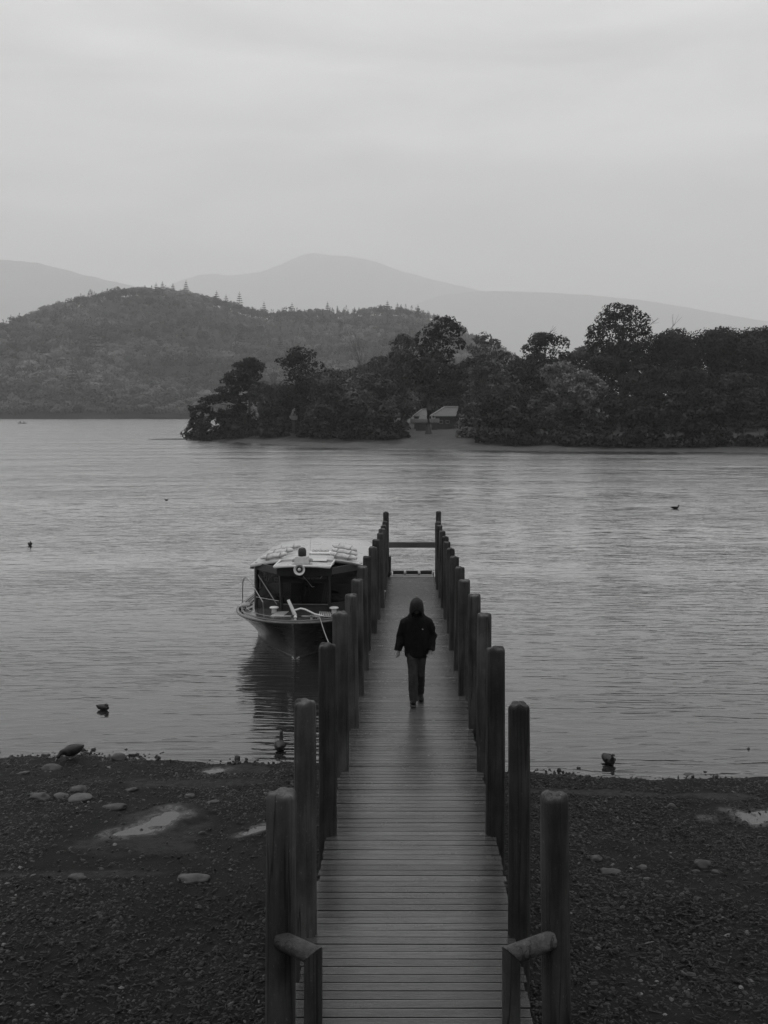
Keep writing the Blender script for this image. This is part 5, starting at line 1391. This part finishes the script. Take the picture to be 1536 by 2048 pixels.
# ================================================================ BOATHOUSES AND LAID-UP BOATS ON THE POINT
M_SLATE = mat('pale_roof', 0.085, rough=0.5, var=0.3, ns=1.2, st=(1, 4, 1), spec=.4)
M_SHED = mat('dark_boarding', 0.03, rough=0.7, var=0.4, ns=2)
M_TRIMW = mat('white_trim', 0.30, rough=0.5, var=0.1, ns=4)
M_PANE = mat('dark_pane', 0.05, rough=0.1, var=0.2, ns=3)
def boathouse(u0_, u1_, vridge, veave, Y, label, dl):
    """gable roof with its ridge running across and back; seen from its eaves side"""
    s = Y / F; x0, x1 = (u0_ - U0) * s, (u1_ - U0) * s; zr = H - (vridge - V0) * s; ze = H - (veave - V0) * s
    g = lz((x0 + x1) / 2, Y); w_ = x1 - x0
    t = thing('boathouse', label, 'boathouse', ((x0 + x1) / 2, Y, g), 0, 'boathouses on the point')
    zr -= g; ze -= g; a = w_ / 2; skew = dl * s
    # roof: eave line in front, ridge behind and shifted to the right
    V = [(-a, 0, ze), (a, 0, ze), (a + skew * .2, 3.2, zr), (-a + skew, 3.2, zr), (a + skew * .1, 6.4, ze), (-a + skew * .6, 6.4, ze)]
    th = .16
    vs_ = V + [(x, y_, z - th) for x, y_, z in V]
    rf = MB().add(vs_, [(0, 1, 2, 3), (3, 2, 4, 5), (6, 9, 8, 7), (9, 11, 10, 8), (0, 6, 7, 1), (1, 7, 8, 2), (2, 8, 10, 4), (4, 10, 11, 5), (5, 11, 9, 3), (3, 9, 6, 0)]).build('roof', M_SLATE, t)
    MB().tube([(-a - .05, -.05, ze + .05), (-a + skew - .05, 3.2, zr + .08)], [(.14, .09)] * 2, 4).build('bargeboard', M_TRIMW, rf)
    MB().tube([(-a + skew, 3.2, zr + .1), (a + skew * .2, 3.2, zr + .1)], .10, 5).build('ridge', M_TRIMW, rf)
    wl_ = MB(); wl_.box((0.2, .6, (ze - .1) / 2), (w_ * .92, .15, ze - .2)); wl_.box((0.2, 6.0, (ze - .1) / 2), (w_ * .9, .15, ze - .2)); wl_.box((-a * .9 + .2, 3.3, (ze - .1) / 2), (.15, 5.3, ze - .2)); wl_.box((a * .9 + .2, 3.3, (ze - .1) / 2), (.15, 5.3, ze - .2))
    wl_.build('wall', M_SHED, t)
    for k in range(2):
        wd = MB().box((-.4 + k * 1.4, .50, ze * .55), (.8, .06, .7)).build('window', M_TRIMW, t)
        MB().box((-.4 + k * 1.4, .455, ze * .55), (.66, .04, .56)).build('pane', M_PANE, wd)
    MB().box((a * .55, .50, ze * .42), (1.0, .06, ze * .8)).build('door', M_BLACK, t)
boathouse(860, 912, 814, 832, 228, 'right boathouse with pale pitched roof behind the clear oak', 30)
boathouse(826, 853, 819, 832, 232, 'left boathouse with pale pitched roof behind the clear oak', 18)
boathouse(776, 800, 822, 832, 236, 'small pale roofed shed half hidden left of the boathouses', 8)
def cruiser(u, v, lpx, Y, label, ang, frame=False):
    s = Y / F; x = (u - U0) * s; z = H - (v - V0) * s; ln = lpx * s
    g = lz(x, Y)
    t = thing('laid_up_boat', label, 'boat', (x, Y, g), R(ang), 'laid up boats among the trees'); zz = max(.5, z - g)
    vs_ = []; n = 9
    for i in range(n):
        a = -1 + 2 * i / (n - 1); w_ = ln * .17 * (1 - max(0, a) ** 2.4); sh_ = .1 * ln * .3 * max(0, a)
        vs_ += [(a * ln / 2, -w_, zz + .9 + sh_), (a * ln / 2, -w_ * .75, zz + .25), (a * ln / 2 - .2 * max(0, a), 0, zz), (a * ln / 2, w_ * .75, zz + .25), (a * ln / 2, w_, zz + .9 + sh_)]
    fs = [(i * 5 + k, i * 5 + k + 1, (i + 1) * 5 + k + 1, (i + 1) * 5 + k) for i in range(n - 1) for k in range(4)] + [(i * 5 + 4, i * 5, (i + 1) * 5, (i + 1) * 5 + 4) for i in range(n - 1)] + [(0, 1, 2, 3, 4)]
    MB().add(vs_, fs).build('hull', M_TRIMW, t, smooth=True)
    if frame:
        for yy in (-.5, .5):
            MB().tube([(-ln * .3, yy, zz + .9), (ln * .0, yy, zz + 2.5), (ln * .14, yy, zz + 2.5), (ln * .2, yy, zz + .9)], .12, 6).build('canopy_frame', M_TRIMW, t)
            MB().tube([(ln * .05, yy, zz + 2.5), (-ln * .1, yy, zz + .9)], .10, 6).build('canopy_frame', M_TRIMW, t)
    else:
        MB().add([(-ln * .22, -.7, zz + .9), (ln * .12, -.7, zz + .9), (ln * .04, -.5, zz + 1.75), (-ln * .2, -.55, zz + 1.75), (-ln * .22, .7, zz + .9), (ln * .12, .7, zz + .9), (ln * .04, .5, zz + 1.75), (-ln * .2, .55, zz + 1.75)], [(0, 1, 2, 3), (4, 7, 6, 5), (3, 2, 6, 7), (1, 5, 6, 2), (0, 3, 7, 4)]).build('cabin', M_TRIMW, t)
        MB().box((-ln * .08, -.68, zz + 1.33), (ln * .2, .06, .42)).build('cabin_window', M_PANE, t)
    MB().box((0, 0, zz / 2 - .05), (ln * .5, .5, zz), taper=.6).build('cradle', M_SHED, t)
cruiser(843, 847, 46, 222, 'white cabin cruiser laid up left of the clear oak trunk', 172)
cruiser(868, 846, 22, 226, 'small pale boat laid up right of the clear oak trunk', 5)
cruiser(587, 840, 16, 229, 'small white boat with canopy frame in the trees left of centre', 5, True)
cruiser(789, 845, 24, 224, 'white boat half hidden in the trees left of the boathouses', 8)
